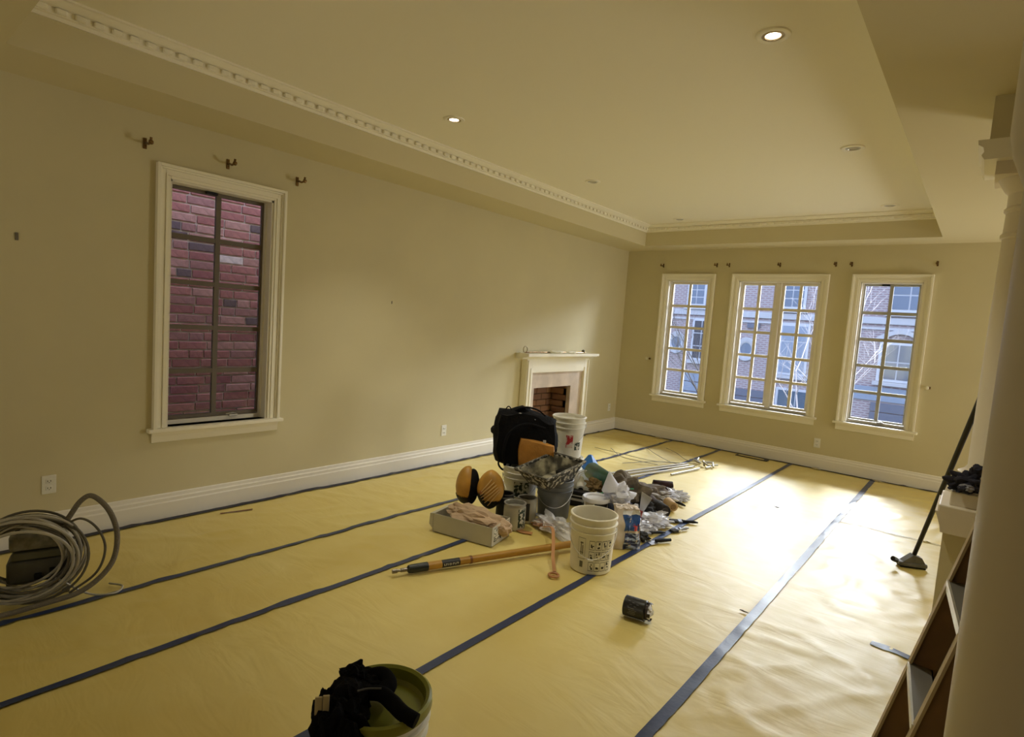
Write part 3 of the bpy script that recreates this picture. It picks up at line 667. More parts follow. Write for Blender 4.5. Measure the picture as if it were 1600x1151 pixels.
# ------------------------------------------------------------------ knee pads
YEL = mat('yellow_cap', (.52, .27, .045), .45, var=.25, vs=6); CAPR = mat('cap_ridge', (.62, .42, .18), .45)
def kneepad(loc, rz, tilt, ridges, label):
    t = thing('knee_pad', label, 'knee pad', loc, rz, 'pair of knee pads', rot=(tilt, 0, rz))
    bm = bmesh.new(); bmesh.ops.create_icosphere(bm, subdivisions=4, radius=1)
    for v in bm.verts:
        c = v.co; v.co = V((c.x * .105, min(c.y, .25) * .085, .155 + c.z * .15 * (1 - .12 * abs(c.x))))
    B().merge(bm).build('cap', YEL, t, smooth=True)
    bm = bmesh.new(); bmesh.ops.create_icosphere(bm, subdivisions=4, radius=1)
    for v in bm.verts:
        c = v.co; v.co = V((c.x * .106, .04 + c.y * .06, .142 + c.z * .142)); v.co.y += .006 * noise.noise(c * 4)
    B().merge(bm).build('padding', BLACK, t, smooth=True)
    bm = bmesh.new(); bmesh.ops.create_icosphere(bm, subdivisions=4, radius=1)
    for v in bm.verts:
        c = v.co.copy(); v.co = V((c.x * .109, min(c.y, .25) * .090, .153 + c.z * .154 * (1 - .12 * abs(c.x))))
    bmesh.ops.delete(bm, geom=[f for f in bm.faces if not (f.calc_center_median().z < .075 or (f.calc_center_median().x < -.04 and f.calc_center_median().z < .125))], context='FACES')
    B().merge(bm).build('lower_guard', BLKP, t, smooth=True)
    for i in range(ridges):
        a = -.75 + i * .30
        pts = []
        for k in range(9):
            s = -.7 + k * .16; cx = s * .85 * math.cos(a) + (i - 2) * .12; cz = s * .6 + (i - 2) * -.12
            if cx * cx + cz * cz > .86: continue
            yy = -math.sqrt(max(0, 1 - cx * cx - cz * cz))
            pts.append((cx * .105, yy * .087 - .002, .155 + cz * .15 * (1 - .12 * abs(cx))))
        if len(pts) > 2: B().tube(pts, .0045, 6).build('ridge', CAPR, t, smooth=True)
    for s in (-1,):
        B().lathe([(0, .012), (.012, .012), (.016, .006), (.016, 0)], 16, M=Matrix.Translation((s * .062, -.062, .135)) @ Matrix.Rotation(PI / 2, 4, 'X')).build('rivet', mat('rivet', (.30, .10, .03), .4), t, smooth=True)
    B().band(bez((-.095, .03, .10), (-.12, .09, .11), (-.05, .13, .12), (.06, .12, .12), (.095, .04, .10), n=6), .035, .004, up=V((0, 0, 1))).build('strap', BLACK, t)
    return t
kneepad((-3.03, 3.20, .105), face(-2.98, 3.2) - 1.5, -.06, 0, 'knee pad turned sideways showing yellow cap and black padding')
kneepad((-2.82, 3.26, .105), face(-2.80, 3.24) - .1, -.08, 6, 'knee pad facing forward with a ribbed yellow cap')
# ------------------------------------------------------------------ extension pole
p0, p1 = V((-2.57, 2.13, .03)), V((-2.03, 3.42, .045)); d = (p1 - p0); L = d.length
t = thing('extension_pole', 'yellow extension pole with a black grip, lying beside the printed bucket', 'pole', p0)
t.rotation_euler = d.to_track_quat('X', 'Z').to_euler()
OCH = mat('ochre_pole', (.42, .22, .03), .4, var=.12, vs=5)
def seg(a, b_, r, n=18): return B().tube([(a, 0, 0), (b_, 0, 0)], r, n)
B().tube([(.30, 0, 0), (.7, 0, 0), (L, 0, 0)], .0235, 20).build('shaft', OCH, t, smooth=True)
B().tube([(.09, 0, 0), (.10, 0, 0), (.12, 0, 0), (.22, 0, 0), (.225, 0, 0)], [.012, .024, .026, .027, .022], 20).build('grip', mat('dark_grip', (.015, .02, .018), .4, bump=.3), t, smooth=True)
seg(.22, .31, .0245).build('collar', OCH, t, smooth=True)
B().tube([(0, 0, 0), (.03, 0, 0), (.032, 0, 0), (.05, 0, 0), (.052, 0, 0), (.09, 0, 0)], [.013, .013, .008, .008, .012, .012], 14).build('metal_tip', mat('dull_metal', (.25, .22, .18), .35, metal=.8), t, smooth=True)
seg(.31, .43, .0242).build('decal', INK, t, smooth=True)
b = B()
for i in range(9):
    x0 = .322 + i * .0115; 
    b.box((x0, -.0248, -.004), (x0 + .003, -.0236, .009)); 
    if i % 2: b.box((x0, -.0248, .006), (x0 + .008, -.0238, .009))
    if i % 3 == 0: b.box((x0, -.0248, -.004), (x0 + .008, -.0238, -.001))
b.build('lettering', mat('white_print', (.7, .68, .6), .5), t)
seg(.50, .515, .026).build('band', mat('brown_band', (.18, .07, .02), .4), t, smooth=True)
# orange strap with ring
ORG = mat('orange_strap', (.46, .22, .085), .4, var=.08)
t = thing('hook_strap', 'orange-brown bent strap ending in a ring, lying across the extension pole', 'strap')
B().band(bez((-2.58, 3.50, .012), (-2.42, 3.42, .045), (-2.27, 3.33, .10), (-2.16, 3.20, .09), (-2.03, 3.02, .05), (-1.93, 2.90, .018), n=8), .022, .006).build('band', ORG, t)
B().tube([(-1.91 + .03 * math.cos(a), 2.865 + .03 * math.sin(a), .014) for a in [2 * PI * i / 20 for i in range(20)]], .008, 8, closed=True).build('ring', ORG, t, smooth=True)
o = B().band(bez((-2.62, 3.34, .004), (-2.52, 3.30, .006), (-2.44, 3.33, .004), n=5), .05, .004).build('strap_end', ORG, t)
# crumpled clear packaging
o = B().blob((.36, .20, .11), 11, .7, 1.8, 4, (0, 0, .045), floor=.002, sharp=True).build('plastic_wrapper', FILM); o.location = (-2.36, 3.50, .002); o.rotation_euler = (0, 0, -.3); tag(o, 'crumpled clear plastic wrapper at the foot of the grey bucket', 'wrapper')
o = B().blob((.16, .09, .07), 13, .5, 2, 3, (0, 0, .03), floor=.002, sharp=True).build('pink_paper', mat('pink_paper', (.55, .35, .30), .6)); o.location = (-2.43, 3.47, .012); tag(o, 'pinkish crumpled sheet inside the clear wrapper', 'paper')
# ------------------------------------------------------------------ small tools right of the buckets
# bag with blue and red print, white plastic bag
t = thing('filler_bag', 'upright plastic bag with blue and red print beside the printed bucket', 'bag', (-1.87, 3.68, .001), face(-1.87, 3.68) + .35)
bm = bmesh.new(); bmesh.ops.create_cube(bm, size=1); bmesh.ops.subdivide_edges(bm, edges=bm.edges[:], cuts=11, use_grid_fill=True)
def bagsh(c, w, dd, h):
    tp = (c.z + .5); k = 1 - .75 * max(0, tp - .55) ** 1.0
    p = V((c.x * w * (1 - .25 * tp), c.y * dd * k, (c.z + .5) * h)); n_ = noise.noise(c * 4) * .02; p.x += n_; p.y += noise.noise(c * 5 + V((5, 0, 0))) * .03; p.z += noise.noise(c * 6) * .015 * tp; return p
for v in bm.verts: v.co = bagsh(v.co, .20, .16, .29)
B().merge(bm).build('bag', mat('milky_plastic', (.66, .58, .52), .35, var=.12, vs=9), t, smooth=True)
def front(c0, c1, z0, z1, name, m, w=.20, dd=.16, h=.29):
    b = B(); g = [[b.b.verts.new(bagsh(V((c0 + (c1 - c0) * i / 6, -.5, z0 + (z1 - z0) * j / 6)), w, dd, h) + V((0, -.004, 0))) for j in range(7)] for i in range(7)]
    for i in range(6):
        for j in range(6): b.b.faces.new((g[i][j], g[i + 1][j], g[i + 1][j + 1], g[i][j + 1]))
    b.build(name, m, t)
front(-.22, .48, -.02, .36, 'blue_print', mat('blue_print', (.03, .10, .35), .4)); front(.2, .47, -.02, .14, 'red_print', mat('red_patch', (.5, .05, .06), .4))
front(-.18, .48, -.5, -.08, 'navy_print', mat('navy_print', (.02, .03, .10), .4, col2=(.45, .55, .8), vs=14, thr=(.52, .6), stretch=(1, 1, 3)))
front(-.22, .48, .36, .46, 'white_print', mat('white_panel', (.75, .75, .8), .4))
def crumple(name, label, cat, loc, size, m, seed, rz=0, amp=.5, freq=2, sub=4, group=None, sharp=True, smooth=False):
    o = B().blob(size, seed, amp, freq, sub, (0, 0, size[2] * .42), floor=.001, sharp=sharp).build(name, m, smooth=smooth); o.location = loc; o.rotation_euler = (0, 0, rz); return tag(o, label, cat, group)
WFILM = film_mat('milky_film', (.68, .68, .73), .7)
crumple('plastic_bag', 'white crumpled plastic bag above the printed filler bag', 'bag', (-2.02, 4.00, .03), (.20, .22, .15), WFILM, 21, .4)
crumple('plastic_sheet', 'crumpled clear plastic sheet spread beside the brushes', 'plastic sheet', (-1.95, 4.26, .0), (.30, .42, .08), WFILM, 22, .2, .7, 2.6)
KH = mat('khaki_cloth', (.13, .105, .075), .9, bump=.5, bs=25, var=.3, vs=12)
crumple('work_cloth', 'dark khaki cloth heaped in the middle of the tool pile', 'cloth', (-2.28, 4.40, .0), (.36, .32, .32), KH, 31, .1, .4, 1.8)
crumple('work_cloth', 'grey-brown rolled cloth behind the khaki heap', 'cloth', (-2.33, 4.78, .0), (.62, .22, .17), mat('greybrown_cloth', (.17, .14, .12), .9, bump=.5, bs=25, var=.25, vs=12), 32, .75, .3, 2)
crumple('rag', 'pinkish white rag at the back of the tool pile', 'rag', (-2.62, 4.96, .0), (.30, .18, .10), mat('dusty_rag', (.50, .43, .38), .9), 33, .3)
crumple('rag', 'pale rag among the roller covers', 'rag', (-2.15, 4.93, .0), (.26, .22, .11), RAG, 34, .8)
crumple('cloth_scrap', 'small brown rag beside the green roll', 'rag', (-2.52, 4.35, .12), (.18, .14, .11), mat('brown_rag', (.20, .13, .05), .9, var=.3, vs=20), 35, .0)
def roll(name, label, cat, p, q, r, m, rin=0, endm=None, group=None, grp=None):
    p, q = V(p), V(q); d = q - p; L = d.length
    t = thing(name, label, cat, p, 0, group); t.rotation_euler = d.to_track_quat('Z', 'Y').to_euler()
    if rin: B().lathe([(rin, 0), (r * .96, 0), (r, r * .06), (r, L - r * .06), (r * .96, L), (rin, L), (rin, 0)], 24).build('tube', m, t, smooth=True)
    else: B().lathe([(0, 0), (r * .96, 0), (r, r * .06), (r, L - r * .06), (r * .96, L), (0, L)], 24).build('tube', m, t, smooth=True)
    if endm: B().lathe([(0, -.006), (r * .55, -.006), (r * .6, -.001)], 20).lathe([(0, L + .006), (r * .55, L + .006), (r * .6, L + .001)], 20).build('end_cap', endm, t, smooth=True)
    return t
GRN = mat('green_bottle', (.01, .07, .04), .35, var=.3, vs=8)
t = roll('green_roll', 'dark green cylinder lying on the tool pile', 'roll', (-2.72, 4.58, .22), (-2.36, 4.36, .20), .08, GRN, 0, BLKP)
o = B().tube([(-2.44, 4.15, .13), (-2.30, 4.28, .20), (-2.15, 4.33, .23)], .006).build('green_wand', mat('green_wand', (.10, .45, .25), .4)); tag(o, 'thin green rod sticking out of the khaki heap', 'rod')
roll('roller_cover', 'black roller cover standing apart at the right of the pile', 'paint roller', (-2.38, 5.20, .052), (-2.22, 5.30, .052), .052, mat('roller_red_black', (.03, .008, .010), .9, var=.5, vs=8, bump=.5, bs=60), .02, BLKP)
o = B().tube([(-2.22, 5.28, .03), (-2.14, 5.33, .012), (-2.08, 5.36, .008)], .008).build('roller_rod', STEEL); tag(o, 'steel rod poking out from the lone black roller', 'rod')
roll('roller_cover', 'black roller cover lying end-on beside the tan roll', 'paint roller', (-2.06, 4.60, .055), (-1.93, 4.50, .055), .055, mat('roller_black', (.018, .014, .012), .9, bump=.5, bs=60), .022, mat('cap_dark', (.05, .04, .04), .4))
roll('paper_roll', 'small tan roll at the right end of the pile', 'roll', (-2.05, 4.82, .045), (-1.95, 4.72, .045), .042, mat('tan_roll', (.55, .38, .20), .7, bump=.3), .012, mat('tan_end', (.25, .15, .07), .7))
roll('roller_cover', 'white and black roller cover beside the blue tub', 'paint roller', (-2.73, 4.40, .16), (-2.62, 4.25, .12), .04, WHITE, .015, BLKP)
roll('bottle', 'pale bottle lying against the flat black case', 'bottle', (-2.60, 4.52, .18), (-2.48, 4.36, .15), .032, mat('pale_bottle', (.6, .55, .45), .35), 0, BLKP)
roll('roller_cover', 'dark brown roller cover behind the end-on black one', 'paint roller', (-2.18, 4.74, .05), (-2.08, 4.62, .05), .045, mat('roller_brown', (.06, .035, .025), .9, bump=.5, bs=60), .018, BLKP)
crumple('work_cloth', 'black rag lying at the foot of the khaki heap', 'cloth', (-2.10, 4.40, .0), (.22, .18, .15), mat('black_rag', (.02, .02, .022), .9, bump=.4), 36, .5)
crumple('plastic_sheet', 'small scrap of clear film beside the lone black roller', 'plastic sheet', (-2.10, 5.10, .0), (.20, .18, .09), WFILM, 37, .5, .7, 2.6)
t = thing('scraper', 'black scraper with a grey blade lying beside the printed filler bag', 'scraper', (-1.76, 3.86, .003), 1.0)
B().prism([(0, -.045), (.07, -.03), (.07, .03), (0, .045)], .004, .006, axis='z').build('blade', STEEL, t); B().tube([(.06, 0, .014), (.10, 0, .016), (.19, 0, .016)], [.012, .016, .012]).build('handle', BLKP, t, smooth=True)
# brushes: handle, ferrule, bristles
def brush(label, p, rz, s=1, m=BLKP):
    t = thing('paint_brush', label, 'brush', p, rz, 'brushes and scrapers at the pile edge')
    B().bbox((0, -.03 * s, 0), (.07 * s, .03 * s, .016), .004).build('bristles', mat('bristle', (.03, .025, .02), .9), t)
    B().box((.07 * s, -.031 * s, 0), (.10 * s, .031 * s, .018)).build('ferrule', STEEL, t)
    B().tube([(.10 * s, 0, .010), (.13 * s, 0, .012), (.19 * s, 0, .014), (.23 * s, 0, .012)], [.018, .011, .013, .006]).build('handle', m, t, smooth=True)
brush('black paint brush nearest the printed filler bag', (-1.90, 3.96, .004), .9); brush('black paint brush lying under the roller covers', (-1.86, 4.45, .004), .6)
brush('paint brush lying at the corner of the plastic sheet', (-1.74, 4.22, .004), 1.2, .8, mat('grey_handle', (.1, .1, .1), .4)); brush('paint brush with a black handle behind the tan roll', (-2.14, 5.02, .004), -.4)
crumple('brush_bundle', 'dark bundle of bristles between brush and filler bag', 'brush', (-1.84, 3.88, .0), (.13, .10, .07), mat('bristle2', (.02, .018, .015), .9), 44)
t = thing('putty_knife', 'grey putty knife standing out of the white plastic bag', 'scraper', (-1.98, 4.12, .06), .6)
B().prism([(-.045, .26), (.045, .24), (.018, .09), (-.018, .09)], -.001, .001).build('blade', STEEL, t); B().tube([(0, 0, .0), (0, 0, .09)], .014).build('handle', mat('red_handle', (.3, .05, .04), .4), t)
t.rotation_euler = (.3, .25, .3)
# blue topped tub at the back
x, y = -2.83, 4.72
t = thing('spray_bottle', 'white tub with a bright blue pointed top behind the spattered tray', 'tub', (x, y, .001), face(x, y))
B().lathe([(0, 0), (.10, 0), (.105, .01), (.10, .15), (.085, .2), (0, .205)], 28).build('tub', mat('white_blue_tub', (.62, .68, .8), .4), t, smooth=True)
B().lathe([(0, .33), (.02, .325), (.10, .215), (.104, .20), (0, .20)], 6).build('blue_cap', mat('bright_blue', (.01, .16, .60), .4), t)
# clutter of fittings
for i, (px_, py_, sz, cc, l) in enumerate([(-2.66, 4.18, .09, (.05, .05, .05), 'black fitting between the grey bucket and the blue topped tub'), (-2.56, 4.62, .07, (.35, .30, .2), 'tan fitting behind the green cylinder'), (-2.78, 5.0, .06, (.15, .12, .10), 'small brown fitting at the rear of the pile'), (-2.20, 4.24, .10, (.25, .22, .2), 'greyish tool head under the white bag')]):
    t = thing('tool_fitting', l, 'tool', (px_, py_, .002), i)
    B().tube([(0, 0, sz * .5), (sz * 2, 0, sz * .45)], sz * .28).build('barrel', mat('fit%d' % i, cc, .4), t, smooth=True)
    B().bbox((-sz * .6, -sz * .5, 0), (sz * .5, sz * .5, sz), .008).build('head', mat('fit%d' % i, cc, .4), t)
o = B().tube([(-2.76 + .07 * math.cos(a), 4.30 + .05 * math.sin(a), .24 + .05 * math.sin(a * 2)) for a in [2 * PI * i / 24 for i in range(25)]], .004, 6).tube([(-2.70 + .05 * math.cos(a), 4.36 + .06 * math.sin(a), .23 + .04 * math.cos(a)) for a in [2 * PI * i / 20 for i in range(21)]], .003, 6).build('wire_tangle', mat('pale_wire', (.45, .42, .34), .5)); tag(o, 'tangle of thin pale wire on top of the tool pile', 'wire')
# ------------------------------------------------------------------ metal rods bundle
ROD = mat('dull_rod', (.34, .32, .28), .45, metal=.3)
rods = [((-3.05, 5.02), (-2.60, 6.55)), ((-2.90, 5.25), (-2.55, 6.50)), ((-2.86, 4.98), (-2.48, 6.50)), ((-2.50, 5.9), (-2.40, 6.45))]
for i, (a, c) in enumerate(rods):
    o = B().tube([(a[0], a[1], .012), (c[0], c[1], .016)], .011, 8).build('metal_rod', ROD); tag(o, ['long grey rod lying nearest the left wall side', 'short grey rod lying between the longer rods', 'longest grey rod reaching out from the tool pile', 'short grey rod lying at the far end of the bundle'][i], 'rod', 'grey rods on the floor behind the pile')
wires = [[(-3.75, 6.35), (-3.3, 6.25), (-2.9, 6.35), (-2.45, 6.6)], [(-3.35, 7.0), (-3.0, 6.6), (-2.7, 6.45), (-2.45, 6.5)], [(-3.15, 7.2), (-2.9, 6.95), (-2.65, 6.75), (-2.4, 6.9)], [(-3.6, 6.5), (-3.2, 6.1), (-2.8, 6.2)], [(-3.1, 5.9), (-2.85, 6.25), (-2.6, 6.6)]]
for i, w in enumerate(wires):
    o = B().tube(bez(*[(p[0], p[1], .010 + .02 * (k % 2)) for k, p in enumerate(w)], n=8), .004, 6).build('wire', ROD, smooth=True); tag(o, 'thin bent grey wire ' + ['reaching out farthest towards the fireplace', 'bending back towards the far wall baseboard', 'running closest to the far baseboard', 'crossing the tape seam beside the rods', 'lying straightest beside the short rod'][i], 'wire', 'thin wires fanning from the rod bundle')
t = thing('hose_fitting', 'pale tangle of fittings at the far end of the rod bundle', 'fitting', (-2.42, 6.70, .0), .3)
for i in range(9):
    a = random.random() * 3; q = V((random.uniform(-.12, .12), random.uniform(-.2, .2), .02))
    B().tube([q, q + V((math.cos(a) * .11, math.sin(a) * .11, random.uniform(-.005, .04)))], .011).build('nozzle', mat('pale_fit', (.50, .50, .46), .4) if i % 3 else ROD, t, smooth=True)
# ------------------------------------------------------------------ small black tin
x, y = -1.315, 2.80
t = thing('tin', 'small black lettered tin lying on the open floor paper', 'tin', (x, y, .056), face(x, y) - .15, rot=(0, PI / 2, face(x, y) - .25))
B().lathe([(0, -.06), (.05, -.06), (.054, -.057), (.053, -.05), (.053, .05), (.055, .055), (.052, .06), (.047, .06), (.047, -.05), (0, -.05)], 36).build('body', mat('black_tin', (.012, .012, .013), .35), t, smooth=True)
b = B()
def tp(a, z, r=.0537): return (r * math.cos(a), r * math.sin(a), z)
for (a0, z0, wa, wz) in [(-1.9 + i * .17, -.03 + (i % 3) * .004, .06, .035 + (i % 2) * .01) for i in range(5)] + [(-2.6 + i * .12, -.035 + (i * 7 % 5) * .012, .05, .012) for i in range(7)] + [(2.6 + i * .14, -.03, .07, .05) for i in range(5)]:
    b.b.faces.new([b.b.verts.new(tp(a, z)) for a, z in ((a0, z0), (a0 + wa, z0), (a0 + wa, z0 + wz), (a0, z0 + wz))])
b.build('lettering', mat('grey_print', (.16, .16, .17), .5), t)
b = B().lathe([(.047, .060), (.049, .075), (.045, .090)], 14); 
for f in list(b.b.faces):
    if random.random() < .45: b.b.faces.remove(f)
b.build('torn_rim', mat('torn_black', (.03, .02, .02), .5), t)
o = B().blob((.07, .08, .05), 41, .6, 2, 3, (.0, 0, .068)).build('paper_stuffing', mat('white_tissue', (.75, .74, .78), .8), t)
# ------------------------------------------------------------------ green-lidded bucket with black jacket
LIME = mat('olive_lid', (.22, .235, .03), .35, var=.12, vs=4)
x, y = -1.33, 1.085
t, R = bucket('bucket', 'white bucket with a sunken olive-green lid, nearest to the viewer', (x, y, .001), .148, .13, .375, WHITE, face(x, y), 'plastic buckets')
B().lathe([(0, .335), (.125, .335), (.136, .345), (.140, .378), (.150, .385), (.158, .380), (.160, .355), (.157, .350)], 64).build('lid', LIME, t, smooth=True)
B().bbox((.05, -.09, .336), (.058, -.082, .342), .002).build('speck', WHITE, t)
# jacket: draped cloth built from a polar sheet over the bucket rim
jk = thing('jacket', 'black jacket draped over the olive-lidded bucket', 'jacket', (x, y, 0), face(x, y))
CL = mat('jacket_black', (.004, .004, .005), .95, bump=.4, bs=50, spec=.1)
def lump(c, size, seed, amp=.25, fr=2.2, sub=4):
    bm = bmesh.new(); bmesh.ops.create_icosphere(bm, subdivisions=sub, radius=1)
    for v in bm.verts:
        q = v.co * fr + V((seed * 2.1, seed, 0)); k = 1 + amp * noise.noise(q) + amp * .7 * abs(noise.noise(q * 2.2))
        v.co = V((v.co.x * size[0] * k + c[0], v.co.y * size[1] * k + c[1], v.co.z * size[2] * k + c[2]))
    return bm
b = B(); b.merge(lump((-.095, -.02, .385), (.065, .095, .05), 1, .35)); b.merge(lump((-.085, .045, .405), (.045, .045, .04), 5, .5)); b.merge(lump((-.04, .03, .395), (.05, .045, .03), 7, .3))
b.merge(lump((-.125, -.085, .335), (.065, .065, .09), 2, .3)); b.merge(lump((-.085, -.135, .28), (.072, .04, .125), 3, .3)); b.merge(lump((-.165, -.035, .35), (.035, .055, .07), 9, .3))
b.build('body', CL, jk, smooth=False)
b = B(); pts = bez((-.05, -.03, .41), (.0, -.04, .41), (.035, -.07, .40), (.065, -.11, .395), (.105, -.135, .385), n=8)
b.tube(pts, [.023 - .004 * abs(i / len(pts) - .5) for i in range(len(pts))], 14); b.build('sleeve', CL, jk, smooth=True)
b = B(); pts = bez((-.04, .055, .405), (.0, .05, .41), (.022, .01, .405), (.0, -.03, .40), n=8); b.tube(pts, .026, 14).build('collar', CL, jk, smooth=True)
tagm = mat('beige_tag', (.50, .43, .28), .7)
B().bbox((-.186, -.098, .395), (-.166, -.092, .450), .001, 1).bbox((-.164, -.100, .398), (-.146, -.094, .455), .001, 1).build('care_tag', tagm, jk)
B().tube(bez((-.07, -.06, .437), (-.04, -.05, .436), (.0, -.05, .434), n=5), .003).build('zip_line', mat('dark_grey', (.06, .06, .06), .4), jk)
# ------------------------------------------------------------------ hose coil with sprayer
cx, cy = -3.49, .635
t = thing('hose_coil', 'big coil of grey hose standing by the left wall', 'hose', (cx, cy, 0), face(cx, cy) - .12)
HOSE = mat('grey_hose', (.42, .40, .36), .28, var=.2, vs=8); HD = mat('dark_hose', (.10, .09, .07), .5)
rnd = random.Random(5)
for k in range(20):
    r = .160 + rnd.random() * .065; ox, oz = rnd.uniform(-.03, .03), rnd.uniform(-.02, .012); yo = rnd.uniform(-.06, .05)
    pts = [(-.04 + ox + r * 1.05 * math.cos(a), yo + .04 * math.sin(a + k) - .03 * math.sin(a), max(.012, .250 + oz + r * math.sin(a) * 1.02)) for a in [2 * PI * i / 48 for i in range(48)]]
    B().tube(pts, (.0065, .0075, .005)[k % 3], 8, closed=True).build('hose_loop', HOSE if k % 3 else HD, t, smooth=True)
BR = mat('braided_hose', (.16, .14, .11), .7, bump=.6, bs=120)
B().tube(bez((.13, 0, .42), (.18, .02, .50), (.23, .03, .515), (.30, .02, .43), (.335, 0, .30), (.31, -.03, .16), (.20, -.06, .06), (.05, -.08, .03), (-.15, -.12, .018), (-.45, -.16, .018), n=10), .013, 12).build('thick_hose', BR, t, smooth=True)
B().tube(bez((.10, -.02, .38), (.18, -.02, .42), (.25, -.02, .36), (.285, -.02, .25), (.25, -.03, .13), (.14, -.05, .05), n=10), .006, 8).build('thin_hose', HD, t, smooth=True)
B().tube(bez((.08, -.0, .12), (.22, -.03, .02), (.33, -.05, .012), (.36, .02, .012), (.30, .08, .012), n=8), .005, 8).build('cord', HOSE, t, smooth=True)
sp = thing('paint_sprayer', 'dark grey paint sprayer inside the hose coil', 'sprayer', (cx - .13, cy + .06, 0), face(cx, cy) - .1)
DG = mat('sprayer_grey', (.10, .10, .09), .5, var=.2, vs=10); PG = mat('sprayer_pale', (.30, .29, .24), .5, col2=(.12, .12, .10), vs=18)
B().bbox((-.14, -.07, .08), (.13, .07, .20), .015).build('motor_housing', DG, sp); B().bbox((-.13, -.075, .25), (.10, .05, .34), .02).build('top_case', PG, sp)
B().bbox((-.12, -.078, .205), (.10, .06, .245), .008).build('front_panel', mat('panel_green', (.13, .13, .09), .5), sp)
B().box((-.14, -.06, .0), (-.11, .06, .09)).box((.08, -.06, .0), (.11, .06, .09)).build('foot', DG, sp)
B().tube(bez((-.10, -.05, .33), (-.08, -.05, .375), (.05, -.05, .375), (.08, -.05, .33), n=5), .010).build('carry_handle', BLKP, sp, smooth=True)
B().tube([(.12, -.04, .10), (.12, -.04, .25)], .018).tube([(.11, -.05, .25), (.16, -.05, .27)], .014).tube([(.10, -.05, .17), (.16, -.06, .17)], .012).build('valve', STEEL, sp, smooth=True)
B().bbox((-.03, -.085, .10), (.0, -.07, .13), .003).build('switch', BLKP, sp); B().bbox((.03, -.085, .12), (.06, -.07, .15), .003).build('switch', BLKP, sp)
# ------------------------------------------------------------------ broom, pedestal cloth, ladder
t = thing('broom', 'long black-handled floor scrubber leaning by the right column', 'broom')
B().tube([(-.235, 4.99, .10), (.0, 3.80, 1.31), (.02, 3.70, 1.41)], .014, 12).build('handle', BLKP, t, smooth=True)
b = B(); M = Matrix.Translation((-.235, 5.0, 0)) @ Matrix.Rotation(.5, 4, 'Z') @ Matrix.Scale(.8, 4)
b.bbox((-.13, -.045, .012), (.10, .045, .05), .012, M=M); b.prism([(-.10, .05), (.08, .05), (.05, .10), (-.02, .12)], -.035, .035, M=M); b.build('head', mat('grey_head', (.16, .16, .155), .5, var=.3, vs=12), t)
B().bbox((-.12, -.04, 0.001), (.09, .04, .014), .004, M=M).build('bristles', BLKP, t)
B().tube([(-.33, 4.90, .05), (-.35, 4.87, .065)], .018).build('hinge_knob', BLKP, t, smooth=True)
t = thing('work_glove', 'dark cloth lying on the pedestal cap by the column', 'cloth', (.005, 3.50, .90), .1)
B().blob((.16, .09, .10), 51, .5, 2, 4, (0, 0, .045), floor=.001, sharp=True).blob((.07, .05, .06), 55, .5, 2, 3, (.035, 0, .11)).build('cloth', mat('dark_blue_cloth', (.015, .015, .03), .85), t)
B().blob((.06, .04, .03), 57, .6, 2, 3, (-.01, -.045, .03)).build('pale_patch', mat('grey_patch', (.25, .25, .28), .8), t)
# step ladder: rails along u, steps along w
u = V((math.sin(.23) * math.cos(.11), math.sin(.23) * math.sin(.11), math.cos(.23))); w = V((math.sin(.11), -math.cos(.11), 0)); nn = w.cross(u)
F = V((-.21, 2.21, 0)); LW = .38
t = thing('step_ladder', 'brown step ladder with bare metal steps, standing before the near column', 'ladder', (0, 0, 0))
LB = mat('ladder_brown', (.16, .085, .03), .5, var=.15, vs=8); LE = mat('ladder_edge', (.42, .33, .20), .5); ALU = mat('step_metal', (.62, .62, .60), .32, metal=.85, var=.12, vs=12)
def fr3(o, a, b_, c): return Matrix(((a.x, b_.x, c.x, o.x), (a.y, b_.y, c.y, o.y), (a.z, b_.z, c.z, o.z), (0, 0, 0, 1)))
xf = V((u.cross(w))).normalized()   # depth direction of the rail web
if xf.x < 0: xf = -xf
top = 1.62 / u.z
for s in (0, 1):
    M = fr3(F + w * (LW * s), xf, w, u)
    rl = B().box((0, -.004, .02), (.075, .004, top), M).build('rail', LB, t)
    B().box((-.003, -.016, .02), (.004, .016, top), M).box((.071, -.014, .02), (.077, .014, top), M).build('rail_edge', LE, rl)
    B().box((-.008, -.02, 0), (.085, .02, .05), M).build('rubber_foot', BLKP, rl)
for k in range(5):
    s1 = .27 + k * .305
    M = fr3(F + u * s1, V((1, 0, 0)), w, V((0, 0, 1)))
    st = B().box((.0, .004, -.003), (.060, LW - .004, .003), M).box((.056, .004, -.02), (.060, LW - .004, .003), M).build('step', mat('step_tread', (.16, .15, .13), .5, metal=.3), t)
    B().box((-.006, .004, -.028), (.0, LW - .004, .005), M).box((.0, .004, -.028), (.010, LW - .004, -.024), M).build('step_nose', ALU, st)
M0 = F + u * top
B().bbox((M0.x - .03, M0.y - LW - .02, M0.z - .01), (M0.x + .16, M0.y + .03, M0.z + .03), .006).build('top_cap', LB, t)
for s in (0, 1):
    a = M0 + w * (.03 + s * (LW - .06)) + V((.10, 0, 0)); c = V((a.x + .36, a.y, .0))
    B().tube([c, a], .014, 4).build('rear_leg', LB, t)
for z in (.45, 1.0):
    f = (M0.z - z) / M0.z; a = M0 + w * .03 + V((.10, 0, 0)); xx = a.x + .36 * f
    B().tube([(xx, a.y, z), (xx, (a + w * (LW - .06)).y, z)], .008, 6).build('rear_brace', ALU, t)
